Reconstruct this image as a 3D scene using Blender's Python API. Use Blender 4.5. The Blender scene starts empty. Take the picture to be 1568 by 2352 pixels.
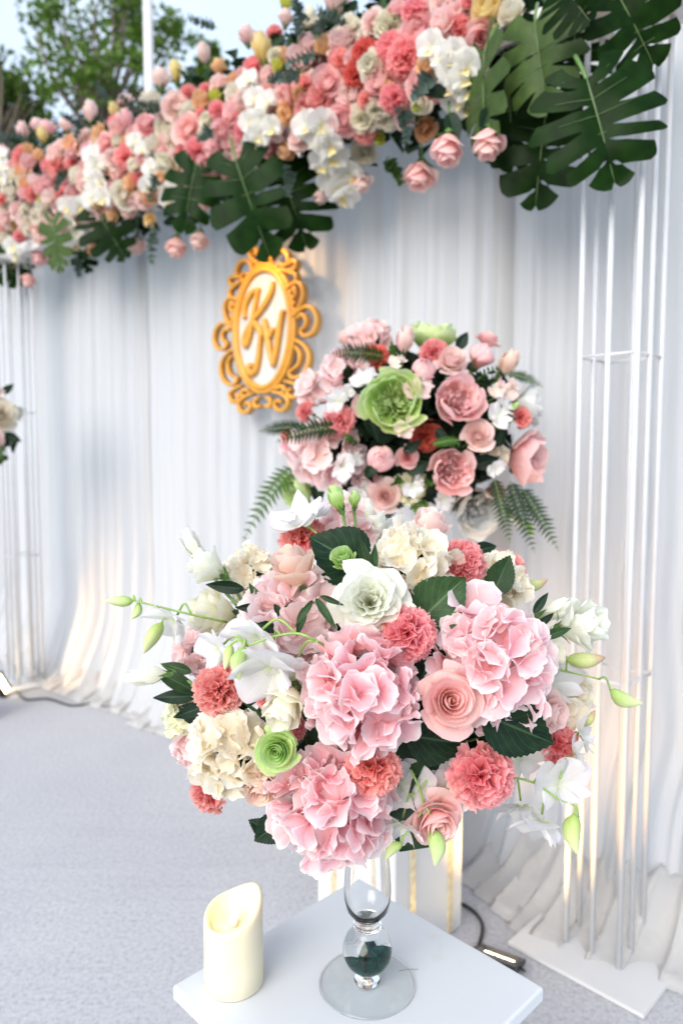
import bpy, math, random
import numpy as np
from mathutils import Vector, Matrix, Quaternion, noise as mnoise

SC = bpy.context.scene
COL = SC.collection
R = math.radians
random.seed(7)

# ------------------------------------------------------------------ camera, sky, sun, exposure
CAM_Z = 1.15
PITCH = math.atan(55 / 725)
cam_d = bpy.data.cameras.new('camera')
cam = bpy.data.objects.new('camera', cam_d)
COL.objects.link(cam)
cam.location = (0, 0, CAM_Z)
cam.rotation_euler = (math.pi / 2 - PITCH, 0, 0)
cam_d.sensor_fit = 'VERTICAL'
cam_d.sensor_height = 36.0
cam_d.lens = 725 / 1024 * 36.0
cam_d.clip_start = 0.02
cam_d.clip_end = 2000
cam_d.dof.use_dof = True
cam_d.dof.focus_distance = 0.80
cam_d.dof.aperture_fstop = 3.9
SC.camera = cam

SUN_ELEV, SUN_AZ = 27.0, 210.0            # degrees; azimuth clockwise from +Y
world = bpy.data.worlds.new('World')
SC.world = world
world.use_nodes = True
wn = world.node_tree.nodes
wl = world.node_tree.links
wn.clear()
sky = wn.new('ShaderNodeTexSky')
sky.sky_type = 'NISHITA'
sky.sun_disc = False
sky.sun_elevation = R(SUN_ELEV)
sky.sun_rotation = R(SUN_AZ)
sky.air_density = 1.0
sky.dust_density = 3.0
sky.ozone_density = 1.0
bg = wn.new('ShaderNodeBackground')
bg.inputs['Strength'].default_value = 0.15
wo = wn.new('ShaderNodeOutputWorld')
# thin bright cloud veil drawn evenly over the whole sky, a little uneven as such veils are
wtc = wn.new('ShaderNodeTexCoord')
wnz = wn.new('ShaderNodeTexNoise')
wnz.inputs['Scale'].default_value = 2.2
wnz.inputs['Detail'].default_value = 5.0
wl.new(wtc.outputs['Generated'], wnz.inputs['Vector'])
wmr = wn.new('ShaderNodeMapRange')
wmr.inputs['From Min'].default_value = 0.3
wmr.inputs['From Max'].default_value = 0.7
wmr.inputs['To Min'].default_value = 0.62
wmr.inputs['To Max'].default_value = 0.95
wl.new(wnz.outputs[0], wmr.inputs[0])
wmx = wn.new('ShaderNodeMix')
wmx.data_type = 'RGBA'
wmx.inputs[7].default_value = (2.40, 2.80, 3.40, 1)
wl.new(wmr.outputs[0], wmx.inputs[0])
wl.new(sky.outputs[0], wmx.inputs[6])
wl.new(wmx.outputs[2], bg.inputs[0])
wl.new(bg.outputs[0], wo.inputs[0])

sun_l = bpy.data.lights.new('sun', 'SUN')
sun = bpy.data.objects.new('sun', sun_l)
COL.objects.link(sun)
sun_l.energy = 1.3
sun_l.angle = R(50)
sun_l.color = (1.0, 0.97, 0.93)
_az = R(SUN_AZ)
_to = Vector((math.sin(_az) * math.cos(R(SUN_ELEV)), math.cos(_az) * math.cos(R(SUN_ELEV)), math.sin(R(SUN_ELEV))))
sun.rotation_euler = _to.to_track_quat('Z', 'Y').to_euler()

SC.view_settings.view_transform = 'Standard'
SC.view_settings.look = 'None'
SC.view_settings.gamma = 1.0
SC.view_settings.use_curve_mapping = False
SC.view_settings.exposure = 1.42

SC.render.engine = 'CYCLES'
cy = SC.cycles
cy.use_denoising = True
cy.denoiser = 'OPENIMAGEDENOISE'
cy.max_bounces = 10
cy.diffuse_bounces = 5
cy.glossy_bounces = 4
cy.transmission_bounces = 10
cy.transparent_max_bounces = 12
cy.caustics_refractive = True
cy.caustics_reflective = False
cy.blur_glossy = 1.0
cy.sample_clamp_indirect = 6.0

# ------------------------------------------------------------------ helpers
FWD = Vector((0, math.cos(PITCH), -math.sin(PITCH)))
UPV = Vector((0, math.sin(PITCH), math.cos(PITCH)))
EYE = Vector((0, 0, CAM_Z))


def ray(px, py):
    """Direction through a point measured on the photograph scaled to 1568 wide."""
    u, v = px * 682 / 1568, py * 682 / 1568
    return FWD + Vector((1, 0, 0)) * ((u - 341) / 725) + UPV * ((512 - v) / 725)


def at(px, py, d):
    r = ray(px, py)
    return EYE + r * (d / r.y)


def at_z(px, py, z):
    r = ray(px, py)
    return EYE + r * ((z - CAM_Z) / r.z)


def m_per_px(d):
    return 682 / 1568 / 725 * d


class MB:
    """Collects grids, tubes, lathes and boxes into one mesh."""

    def __init__(self):
        self.v, self.f, self.uv, self.mi = [], [], [], []

    def raw(self, verts, faces, uvs=None, mi=0):
        b = len(self.v)
        self.v.extend([tuple(p) for p in verts])
        self.uv.extend(uvs if uvs is not None else [(0.5, 0.5)] * len(verts))
        for f in faces:
            self.f.append(tuple(i + b for i in f))
            self.mi.append(mi)
        return self

    def grid(self, P, UV=None, closed=False, mi=0):
        n, m = P.shape[:2]
        if UV is None:
            t, s = np.meshgrid(np.linspace(0, 1, n), np.linspace(0, 1, m), indexing='ij')
            UV = np.stack([s, t], -1)
        faces = []
        for i in range(n - 1):
            for j in range(m if closed else m - 1):
                j2 = (j + 1) % m
                faces.append((i * m + j, i * m + j2, (i + 1) * m + j2, (i + 1) * m + j))
        return self.raw(P.reshape(-1, 3).tolist(), faces, [tuple(x) for x in UV.reshape(-1, 2).tolist()], mi)

    def box(self, c, size, rz=0.0, mi=0, rot=None):
        sx, sy, sz = (x / 2 for x in size)
        M = rot if rot is not None else Matrix.Rotation(rz, 3, 'Z')
        c = Vector(c)
        vs = [c + M @ Vector((x, y, z)) for x in (-sx, sx) for y in (-sy, sy) for z in (-sz, sz)]
        fs = [(0, 1, 3, 2), (4, 6, 7, 5), (0, 4, 5, 1), (2, 3, 7, 6), (0, 2, 6, 4), (1, 5, 7, 3)]
        return self.raw(vs, fs, None, mi)

    def tube(self, pts, r0, r1=None, n=8, mi=0, caps=True, smooth=4):
        pts = spline(pts, smooth) if smooth and len(pts) > 2 else [Vector(p) for p in pts]
        r1 = r0 if r1 is None else r1
        k = len(pts)
        prev = None
        P = np.zeros((k, n, 3))
        UV = np.zeros((k, n, 2))
        for i, p in enumerate(pts):
            tan = (pts[min(i + 1, k - 1)] - pts[max(i - 1, 0)])
            if tan.length < 1e-9:
                tan = Vector((0, 0, 1))
            tan.normalize()
            ref = prev if prev is not None else (Vector((1, 0, 0)) if abs(tan.x) < 0.8 else Vector((0, 1, 0)))
            a = (ref - tan * ref.dot(tan)).normalized()
            prev = a
            b = tan.cross(a)
            rr = r0 + (r1 - r0) * i / max(1, k - 1)
            for j in range(n):
                w = 2 * math.pi * j / n
                P[i, j] = p + a * (rr * math.cos(w)) + b * (rr * math.sin(w))
                UV[i, j] = (j / n, i / max(1, k - 1))
        base = len(self.v)
        self.grid(P, UV, closed=True, mi=mi)
        if caps:
            self.f.append(tuple(base + j for j in reversed(range(n))))
            self.mi.append(mi)
            self.f.append(tuple(base + (k - 1) * n + j for j in range(n)))
            self.mi.append(mi)
        return self

    def lathe(self, prof, n=40, c=(0, 0, 0), mi=0):
        P = np.zeros((len(prof), n, 3))
        for i, (r, z) in enumerate(prof):
            for j in range(n):
                w = 2 * math.pi * j / n
                P[i, j] = (c[0] + r * math.cos(w), c[1] + r * math.sin(w), c[2] + z)
        return self.grid(P, None, closed=True, mi=mi)

    def mesh(self, name, mats=(None,), smooth=True):
        me = bpy.data.meshes.new(name)
        me.from_pydata(self.v, [], self.f)
        for m in mats:
            me.materials.append(m)
        uv = me.uv_layers.new(name='UVMap')
        li = np.zeros(len(me.loops), dtype=np.int32)
        me.loops.foreach_get('vertex_index', li)
        uv.data.foreach_set('uv', np.array(self.uv, dtype=np.float32)[li].ravel())
        me.polygons.foreach_set('material_index', self.mi)
        me.polygons.foreach_set('use_smooth', [smooth] * len(me.polygons))
        me.update()
        return me

    def build(self, name, mat, parent=None, smooth=True, M=None):
        mats = mat if isinstance(mat, (list, tuple)) else (mat,)
        return link(name, self.mesh(name, mats, smooth), parent, M)


def spline(pts, sub=4):
    p = [Vector(q) for q in pts]
    p = [p[0] * 2 - p[1]] + p + [p[-1] * 2 - p[-2]]
    out = []
    for i in range(1, len(p) - 2):
        for k in range(sub):
            t = k / sub
            a, b, c, d = p[i - 1], p[i], p[i + 1], p[i + 2]
            out.append(0.5 * ((2 * b) + (c - a) * t + (2 * a - 5 * b + 4 * c - d) * t * t + (3 * b - a - 3 * c + d) * t ** 3))
    out.append(p[-2])
    return out


def link(name, data, parent=None, M=None, mat=None):
    """One object. With a parent the matrix is in the parent's own space."""
    o = bpy.data.objects.new(name, data)
    COL.objects.link(o)
    if parent is not None:
        o.parent = parent
    if M is not None:
        o.matrix_local = M
    if mat is not None:
        sl = o.material_slots[0]
        sl.link = 'OBJECT'
        sl.material = mat
    return o


LABELS = {}


def tag(o, label=None, cat=None, group=None, kind=None):
    if label:
        o['label'] = label
    if cat:
        o['category'] = cat
    if group:
        o['group'] = group
    if kind:
        o['kind'] = kind
    return o


def root(name, M, label, cat, group=None):
    o = bpy.data.objects.new(name, None)
    COL.objects.link(o)
    o.empty_display_size = 0.02
    o.matrix_world = M
    ROOTM[o.name] = M.copy()
    return tag(o, label, cat, group)


ROOTM = {}


def frame(p, d, roll=0.0, s=1.0):
    """Matrix at p whose +Z looks along d."""
    q = Vector(d).normalized().to_track_quat('Z', 'Y')
    return Matrix.Translation(Vector(p)) @ q.to_matrix().to_4x4() @ Matrix.Rotation(roll, 4, 'Z') @ Matrix.Diagonal((s, s, s, 1))


# ------------------------------------------------------------------ materials
def node_mat(name):
    m = bpy.data.materials.new(name)
    m.use_nodes = True
    nt = m.node_tree
    nt.nodes.clear()
    out = nt.nodes.new('ShaderNodeOutputMaterial')
    return m, nt, out


def N(nt, typ, **kw):
    n = nt.nodes.new(typ)
    for k, v in kw.items():
        if k in n.inputs:
            n.inputs[k].default_value = v
        else:
            setattr(n, k, v)
    return n


def c4(c):
    return (c[0], c[1], c[2], 1.0)


def ramp(nt, fac, stops):
    r = nt.nodes.new('ShaderNodeValToRGB')
    el = r.color_ramp.elements
    while len(el) < len(stops):
        el.new(0.5)
    for e, (p, c) in zip(el, stops):
        e.position = p
        e.color = c4(c)
    nt.links.new(fac, r.inputs[0])
    return r


def petal_mat(name, stops, trans=0.3, rough=0.55, vary=0.07, hue=0.014, streak=0.07, spec=0.2):
    """Petal: colour runs from the claw to the rim along V; fine veins; some light passes through."""
    m, nt, out = node_mat(name)
    L = nt.links
    uv = N(nt, 'ShaderNodeTexCoord')
    sep = N(nt, 'ShaderNodeSeparateXYZ')
    L.new(uv.outputs['UV'], sep.inputs[0])
    nz = N(nt, 'ShaderNodeTexNoise', Scale=9.0, Detail=2.0)
    L.new(uv.outputs['Object'], nz.inputs['Vector'])
    add = N(nt, 'ShaderNodeMath', operation='MULTIPLY_ADD')
    add.inputs[1].default_value = 0.22
    L.new(nz.outputs[0], add.inputs[0])
    sub = N(nt, 'ShaderNodeMath', operation='SUBTRACT')
    sub.inputs[1].default_value = 0.11
    L.new(sep.outputs['Y'], sub.inputs[0])
    L.new(sub.outputs[0], add.inputs[2])
    cr = ramp(nt, add.outputs[0], stops)
    # veins
    mp = N(nt, 'ShaderNodeMapping')
    mp.inputs['Scale'].default_value = (26, 1.2, 1)
    L.new(uv.outputs['UV'], mp.inputs[0])
    vn = N(nt, 'ShaderNodeTexNoise', Scale=1.0, Detail=3.0)
    L.new(mp.outputs[0], vn.inputs['Vector'])
    vr = N(nt, 'ShaderNodeMapRange')
    vr.inputs['From Min'].default_value = 0.3
    vr.inputs['From Max'].default_value = 0.7
    vr.inputs['To Min'].default_value = 1 - streak
    vr.inputs['To Max'].default_value = 1 + streak * 0.5
    L.new(vn.outputs[0], vr.inputs[0])
    oi = N(nt, 'ShaderNodeObjectInfo')
    hr = N(nt, 'ShaderNodeMapRange')
    hr.inputs['To Min'].default_value = 0.5 - hue
    hr.inputs['To Max'].default_value = 0.5 + hue
    L.new(oi.outputs['Random'], hr.inputs[0])
    mul = N(nt, 'ShaderNodeMath', operation='MULTIPLY')
    m7 = N(nt, 'ShaderNodeMath', operation='MULTIPLY')
    m7.inputs[1].default_value = 7.31
    L.new(oi.outputs['Random'], m7.inputs[0])
    fr = N(nt, 'ShaderNodeMath', operation='FRACT')
    L.new(m7.outputs[0], fr.inputs[0])
    v2 = N(nt, 'ShaderNodeMapRange')
    v2.inputs['To Min'].default_value = 1 - vary
    v2.inputs['To Max'].default_value = 1 + vary * 0.4
    L.new(fr.outputs[0], v2.inputs[0])
    L.new(vr.outputs[0], mul.inputs[0])
    L.new(v2.outputs[0], mul.inputs[1])
    hs = N(nt, 'ShaderNodeHueSaturation')
    L.new(hr.outputs[0], hs.inputs['Hue'])
    L.new(mul.outputs[0], hs.inputs['Value'])
    L.new(cr.outputs[0], hs.inputs['Color'])
    bs = N(nt, 'ShaderNodeBsdfPrincipled', Roughness=rough)
    bs.inputs['Specular IOR Level'].default_value = spec
    L.new(hs.outputs[0], bs.inputs['Base Color'])
    bp = N(nt, 'ShaderNodeBump', Strength=0.25, Distance=0.002)
    L.new(vn.outputs[0], bp.inputs['Height'])
    L.new(bp.outputs[0], bs.inputs['Normal'])
    tr = N(nt, 'ShaderNodeBsdfTranslucent')
    L.new(hs.outputs[0], tr.inputs['Color'])
    mx = N(nt, 'ShaderNodeMixShader', Fac=trans)
    L.new(bs.outputs[0], mx.inputs[1])
    L.new(tr.outputs[0], mx.inputs[2])
    L.new(mx.outputs[0], out.inputs[0])
    return m


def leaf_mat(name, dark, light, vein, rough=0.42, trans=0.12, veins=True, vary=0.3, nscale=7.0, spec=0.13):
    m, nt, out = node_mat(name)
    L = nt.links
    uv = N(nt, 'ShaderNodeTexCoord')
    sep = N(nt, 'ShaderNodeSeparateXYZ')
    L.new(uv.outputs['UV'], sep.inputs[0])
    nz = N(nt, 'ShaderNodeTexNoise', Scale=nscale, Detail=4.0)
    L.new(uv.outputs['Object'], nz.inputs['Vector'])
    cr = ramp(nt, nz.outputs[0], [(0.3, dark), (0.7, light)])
    col = cr.outputs[0]
    if veins:
        # midrib and side veins from U (0..1 across) and V (along)
        sx = N(nt, 'ShaderNodeMath', operation='SUBTRACT')
        sx.inputs[1].default_value = 0.5
        L.new(sep.outputs['X'], sx.inputs[0])
        ab = N(nt, 'ShaderNodeMath', operation='ABSOLUTE')
        L.new(sx.outputs[0], ab.inputs[0])
        mid = N(nt, 'ShaderNodeMapRange')
        mid.inputs['From Min'].default_value = 0.012
        mid.inputs['From Max'].default_value = 0.03
        mid.inputs['To Min'].default_value = 1
        mid.inputs['To Max'].default_value = 0
        L.new(ab.outputs[0], mid.inputs[0])
        k = N(nt, 'ShaderNodeMath', operation='MULTIPLY_ADD')
        k.inputs[1].default_value = -0.9
        L.new(ab.outputs[0], k.inputs[0])
        L.new(sep.outputs['Y'], k.inputs[2])
        k2 = N(nt, 'ShaderNodeMath', operation='MULTIPLY')
        k2.inputs[1].default_value = 7.0
        L.new(k.outputs[0], k2.inputs[0])
        fr = N(nt, 'ShaderNodeMath', operation='PINGPONG')
        fr.inputs[1].default_value = 0.5
        L.new(k2.outputs[0], fr.inputs[0])
        sv = N(nt, 'ShaderNodeMapRange')
        sv.inputs['From Min'].default_value = 0.0
        sv.inputs['From Max'].default_value = 0.05
        sv.inputs['To Min'].default_value = 0.7
        sv.inputs['To Max'].default_value = 0
        L.new(fr.outputs[0], sv.inputs[0])
        mxv = N(nt, 'ShaderNodeMath', operation='MAXIMUM')
        L.new(mid.outputs[0], mxv.inputs[0])
        L.new(sv.outputs[0], mxv.inputs[1])
        mm = N(nt, 'ShaderNodeMix', data_type='RGBA')
        L.new(mxv.outputs[0], mm.inputs[0])
        L.new(col, mm.inputs[6])
        mm.inputs[7].default_value = c4(vein)
        col = mm.outputs[2]
    oi = N(nt, 'ShaderNodeObjectInfo')
    v2 = N(nt, 'ShaderNodeMapRange')
    v2.inputs['To Min'].default_value = 1 - vary
    v2.inputs['To Max'].default_value = 1 + vary
    L.new(oi.outputs['Random'], v2.inputs[0])
    hs = N(nt, 'ShaderNodeHueSaturation')
    L.new(v2.outputs[0], hs.inputs['Value'])
    L.new(col, hs.inputs['Color'])
    bs = N(nt, 'ShaderNodeBsdfPrincipled', Roughness=rough)
    bs.inputs['Specular IOR Level'].default_value = spec
    L.new(hs.outputs[0], bs.inputs['Base Color'])
    bp = N(nt, 'ShaderNodeBump', Strength=0.2, Distance=0.002)
    L.new(nz.outputs[0], bp.inputs['Height'])
    L.new(bp.outputs[0], bs.inputs['Normal'])
    tr = N(nt, 'ShaderNodeBsdfTranslucent')
    L.new(hs.outputs[0], tr.inputs['Color'])
    mx = N(nt, 'ShaderNodeMixShader', Fac=trans)
    L.new(bs.outputs[0], mx.inputs[1])
    L.new(tr.outputs[0], mx.inputs[2])
    L.new(mx.outputs[0], out.inputs[0])
    return m


def plain(name, col, rough=0.5, metal=0.0, spec=0.5, noise=0.06, nscale=30.0, bump=0.0, stain=None):
    m, nt, out = node_mat(name)
    L = nt.links
    tc = N(nt, 'ShaderNodeTexCoord')
    nz = N(nt, 'ShaderNodeTexNoise', Scale=nscale, Detail=5.0)
    L.new(tc.outputs['Object'], nz.inputs['Vector'])
    cr = ramp(nt, nz.outputs[0], [(0.3, [c * (1 - noise) for c in col]), (0.7, [min(1, c * (1 + noise)) for c in col])])
    o = cr.outputs[0]
    if stain:
        n2 = N(nt, 'ShaderNodeTexNoise', Scale=stain[1], Detail=6.0, Roughness=0.65)
        L.new(tc.outputs['Object'], n2.inputs['Vector'])
        r2 = N(nt, 'ShaderNodeMapRange')
        r2.inputs['From Min'].default_value = stain[2]
        r2.inputs['From Max'].default_value = stain[2] + 0.12
        L.new(n2.outputs[0], r2.inputs[0])
        mm = N(nt, 'ShaderNodeMix', data_type='RGBA')
        k = N(nt, 'ShaderNodeMath', operation='MULTIPLY')
        k.inputs[1].default_value = stain[3]
        L.new(r2.outputs[0], k.inputs[0])
        L.new(k.outputs[0], mm.inputs[0])
        L.new(o, mm.inputs[6])
        mm.inputs[7].default_value = c4(stain[0])
        o = mm.outputs[2]
    bs = N(nt, 'ShaderNodeBsdfPrincipled', Roughness=rough, Metallic=metal)
    bs.inputs['Specular IOR Level'].default_value = spec
    L.new(o, bs.inputs['Base Color'])
    if bump:
        bp = N(nt, 'ShaderNodeBump', Strength=bump, Distance=0.002)
        L.new(nz.outputs[0], bp.inputs['Height'])
        L.new(bp.outputs[0], bs.inputs['Normal'])
    L.new(bs.outputs[0], out.inputs[0])
    return m


def cloth_mat(name, col, trans=0.3, rough=0.85, crumple=0.0):
    m, nt, out = node_mat(name)
    L = nt.links
    tc = N(nt, 'ShaderNodeTexCoord')
    nz = N(nt, 'ShaderNodeTexNoise', Scale=900.0, Detail=2.0)
    L.new(tc.outputs['Object'], nz.inputs['Vector'])
    bs = N(nt, 'ShaderNodeBsdfPrincipled', Roughness=rough)
    bs.inputs['Specular IOR Level'].default_value = 0.15
    bs.inputs['Base Color'].default_value = c4(col)
    bs.inputs['Sheen Weight'].default_value = 0.15
    bp = N(nt, 'ShaderNodeBump', Strength=0.15, Distance=0.001)
    L.new(nz.outputs[0], bp.inputs['Height'])
    L.new(bp.outputs[0], bs.inputs['Normal'])
    if crumple:
        cn_ = N(nt, 'ShaderNodeTexNoise', Scale=13.0, Detail=3.0, Distortion=1.6)
        L.new(tc.outputs['Object'], cn_.inputs['Vector'])
        b3 = N(nt, 'ShaderNodeBump', Strength=crumple, Distance=.03)
        L.new(cn_.outputs[0], b3.inputs['Height'])
        L.new(b3.outputs[0], bp.inputs['Normal'])
    tr = N(nt, 'ShaderNodeBsdfTranslucent')
    tr.inputs[0].default_value = c4(col)
    mx = N(nt, 'ShaderNodeMixShader', Fac=trans)
    L.new(bs.outputs[0], mx.inputs[1])
    L.new(tr.outputs[0], mx.inputs[2])
    L.new(mx.outputs[0], out.inputs[0])
    return m


def emit_mat(name, col, strength):
    m, nt, out = node_mat(name)
    e = N(nt, 'ShaderNodeEmission', Strength=strength)
    e.inputs[0].default_value = c4(col)
    nt.links.new(e.outputs[0], out.inputs[0])
    return m


def glass_mat(name, col=(1, 1, 1), rough=0.0, ior=1.45):
    m, nt, out = node_mat(name)
    b = N(nt, 'ShaderNodeBsdfPrincipled', Roughness=rough)
    b.inputs['Base Color'].default_value = c4(col)
    b.inputs['Transmission Weight'].default_value = 1.0
    b.inputs['IOR'].default_value = ior
    nt.links.new(b.outputs[0], out.inputs[0])
    return m


MT = {}
m, nt, out = node_mat('thin_glass')          # flat sheet of clear glass: lets light straight through, mirrors at grazing angles
fz = N(nt, 'ShaderNodeLayerWeight', Blend=.18)
tb = N(nt, 'ShaderNodeBsdfTransparent')
tb.inputs[0].default_value = (.975, .985, .985, 1)
gb = N(nt, 'ShaderNodeBsdfGlossy', Roughness=.02)
mx = N(nt, 'ShaderNodeMixShader')
fk = N(nt, 'ShaderNodeMath', operation='MULTIPLY_ADD')
fk.inputs[1].default_value = .12
fk.inputs[2].default_value = .03
nt.links.new(fz.outputs['Facing'], fk.inputs[0])
nt.links.new(fk.outputs[0], mx.inputs[0])
nt.links.new(tb.outputs[0], mx.inputs[1])
nt.links.new(gb.outputs[0], mx.inputs[2])
nt.links.new(mx.outputs[0], out.inputs[0])
MT['thin_glass'] = m
# petals: stops run claw -> rim
MT['hyd_pink'] = petal_mat('hydrangea_pink', [(0.0, (.94, .42, .46)), (0.38, (.96, .58, .62)), (0.70, (.97, .73, .76)), (0.90, (.97, .90, .90))], trans=.50)
MT['hyd_pale'] = petal_mat('hydrangea_pale_pink', [(0.0, (.95, .60, .56)), (0.5, (.96, .74, .73)), (0.9, (.97, .83, .83)), (1.0, (.97, .91, .89))], trans=.50)
MT['hyd_cream'] = petal_mat('hydrangea_cream', [(0.0, (.95, .82, .60)), (0.5, (.96, .90, .75)), (0.9, (.97, .94, .85)), (1.0, (.97, .95, .91))], trans=.50)
MT['hyd_green'] = petal_mat('hydrangea_green_cream', [(0.0, (.80, .78, .50)), (0.5, (.86, .84, .60)), (1.0, (.84, .88, .70))], trans=.34)
MT['carn'] = petal_mat('carnation_coral', [(0.0, (.90, .18, .185)), (0.5, (.93, .28, .285)), (0.9, (.95, .40, .40)), (1.0, (.96, .56, .54))], trans=.54)
MT['carn_red'] = petal_mat('carnation_deep_coral', [(0.0, (.66, .06, .065)), (0.6, (.78, .10, .10)), (1.0, (.84, .19, .18))], trans=.46)
MT['carn_cream'] = petal_mat('carnation_cream', [(0.0, (.78, .74, .50)), (1.0, (.88, .84, .70))], trans=.28)
MT['rose_pink'] = petal_mat('rose_pink', [(0.0, (.94, .62, .55)), (0.5, (.95, .60, .57)), (1.0, (.96, .70, .67))], trans=.44)
MT['rose_mid'] = petal_mat('rose_rosy_pink', [(0.0, (.93, .54, .52)), (0.5, (.94, .52, .53)), (1.0, (.95, .69, .67))], trans=.44)
MT['rose_pale'] = petal_mat('rose_pale_pink', [(0.0, (.93, .70, .60)), (0.5, (.94, .69, .65)), (1.0, (.95, .78, .74))], trans=.44)
MT['rose_peach'] = petal_mat('rose_blush_peach', [(0.0, (.82, .74, .55)), (0.5, (.89, .66, .54)), (1.0, (.91, .74, .64))], trans=.44)
MT['rose_apricot'] = petal_mat('rose_apricot', [(0.0, (.86, .46, .18)), (0.6, (.88, .55, .28)), (1.0, (.90, .64, .40))], trans=.44)
MT['rose_cream'] = petal_mat('rose_cream', [(0.0, (.80, .76, .52)), (0.6, (.87, .82, .66)), (1.0, (.88, .84, .74))], trans=.44)
MT['rose_yellow'] = petal_mat('rose_yellow', [(0.0, (.84, .62, .18)), (0.6, (.88, .70, .30)), (1.0, (.89, .76, .42))], trans=.44)
MT['rose_lime'] = petal_mat('rose_yellow_green', [(0.0, (.55, .62, .08)), (1.0, (.70, .72, .16))], trans=.44)
MT['rose_green'] = petal_mat('rose_pale_green', [(0.0, (.36, .62, .10)), (0.55, (.52, .74, .22)), (1.0, (.66, .80, .42))], trans=.44)
MT['peony_green'] = petal_mat('peony_green', [(0.0, (.44, .66, .10)), (0.55, (.62, .78, .28)), (1.0, (.78, .87, .55))], trans=.44)
MT['peony_pink'] = petal_mat('peony_pink', [(0.0, (.94, .70, .50)), (0.45, (.95, .58, .57)), (1.0, (.96, .70, .70))], trans=.46)
MT['peony_white'] = petal_mat('peony_white', [(0.0, (.80, .80, .66)), (0.5, (.86, .87, .84)), (1.0, (.87, .88, .88))], trans=.44)
MT['lisi'] = petal_mat('lisianthus_white', [(0.0, (.76, .80, .52)), (0.3, (.89, .90, .77)), (1.0, (.93, .94, .88))], trans=.46)
MT['lisi_cream'] = petal_mat('lisianthus_cream', [(0.0, (.78, .76, .46)), (0.4, (.91, .87, .66)), (1.0, (.93, .91, .79))], trans=.46)
MT['orchid'] = petal_mat('orchid_white', [(0.0, (.76, .82, .58)), (0.22, (.88, .88, .85)), (0.8, (.88, .87, .87)), (1.0, (.86, .76, .82))], trans=.46)
MT['phal'] = petal_mat('phalaenopsis_white', [(0.0, (.84, .84, .62)), (0.3, (.88, .87, .82)), (1.0, (.89, .88, .85))], trans=.46)
MT['phal_lip'] = petal_mat('phalaenopsis_lip', [(0.0, (.80, .55, .10)), (1.0, (.86, .80, .50))], trans=.2)
MT['alst'] = petal_mat('alstroemeria_blush', [(0.0, (.84, .78, .50)), (0.4, (.88, .72, .66)), (1.0, (.90, .66, .64))], trans=.3)
MT['bud'] = petal_mat('bud_green', [(0.0, (.32, .48, .12)), (0.5, (.55, .66, .30)), (1.0, (.66, .72, .44))], trans=.15, rough=.4)
MT['bud_red'] = petal_mat('bud_green_blush', [(0.0, (.36, .48, .14)), (0.55, (.60, .62, .30)), (1.0, (.56, .28, .24))], trans=.15, rough=.4)
MT['eye'] = plain('floret_eye', (.72, .66, .62), rough=.6)
MT['stem'] = plain('stem_green', (.10, .19, .045), rough=.45, noise=.25, nscale=60)
MT['stem_light'] = plain('stem_light_green', (.26, .40, .10), rough=.45, noise=.2, nscale=60)
MT['calyx'] = leaf_mat('calyx_green', (.05, .12, .03), (.12, .22, .06), (.2, .3, .1), veins=False)
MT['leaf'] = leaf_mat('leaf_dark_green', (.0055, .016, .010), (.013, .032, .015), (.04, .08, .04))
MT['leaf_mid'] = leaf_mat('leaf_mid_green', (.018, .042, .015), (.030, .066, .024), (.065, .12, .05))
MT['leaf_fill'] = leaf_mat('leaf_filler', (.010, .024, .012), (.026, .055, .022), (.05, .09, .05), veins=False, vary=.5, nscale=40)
MT['fern'] = leaf_mat('fern_green', (.008, .028, .009), (.020, .055, .015), (.1, .2, .1), veins=False, trans=.2)
MT['fern_light'] = leaf_mat('fern_light_green', (.035, .09, .016), (.075, .16, .03), (.1, .2, .1), veins=False, trans=.3)
MT['euca'] = leaf_mat('eucalyptus_grey_green', (.085, .13, .11), (.16, .22, .19), (.2, .3, .2), veins=False, rough=.6)
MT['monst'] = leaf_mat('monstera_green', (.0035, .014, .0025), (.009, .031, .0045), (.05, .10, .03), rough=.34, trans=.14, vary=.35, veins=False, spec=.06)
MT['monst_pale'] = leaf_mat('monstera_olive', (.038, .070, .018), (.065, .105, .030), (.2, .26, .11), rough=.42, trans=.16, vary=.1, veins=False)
MT['tree_leaf'] = leaf_mat('tree_leaf', (.07, .14, .02), (.15, .24, .05), (.1, .2, .1), veins=False, trans=.35, vary=.2, nscale=3)
MT['bark'] = plain('tree_bark', (.16, .13, .10), rough=.9, noise=.3, nscale=12)
MT['white_paint'] = plain('white_paint', (.62, .62, .615), rough=.38, noise=.03, nscale=6, stain=((.55, .47, .36), 9.0, .68, .45))
MT['table_paint'] = plain('table_white_paint', (.62, .645, .67), rough=.30, noise=.02, nscale=6, bump=.02, stain=((.56, .51, .45), 11.0, .655, .5))
MT['pole_paint'] = plain('pole_white_paint', (.54, .555, .585), rough=.35, noise=.04, nscale=14, stain=((.40, .26, .13), 16.0, .70, .6))
MT['gold'] = plain('gold_paint', (.56, .275, .036), rough=.34, noise=.14, nscale=25, spec=.5)
MT['gold_strip'] = plain('gold_foil', (.88, .74, .50), rough=.36, metal=.6, noise=.18, nscale=90, bump=.6)
MT['plaque'] = plain('plaque_white', (.52, .51, .495), rough=.5, noise=.02)
MT['drape'] = cloth_mat('drape_white', (.58, .59, .605), trans=.35)
MT['satin'] = cloth_mat('puddle_white', (.66, .65, .635), trans=.4, rough=.7, crumple=.22)
MT['black'] = plain('black_plastic', (.018, .018, .02), rough=.4, noise=.2)
MT['cable'] = plain('cable_black', (.015, .018, .016), rough=.5)
MT['glass'] = glass_mat('clear_glass')
MT['foam'] = plain('floral_foam_green', (.02, .05, .025), rough=.95, noise=.3)
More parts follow.
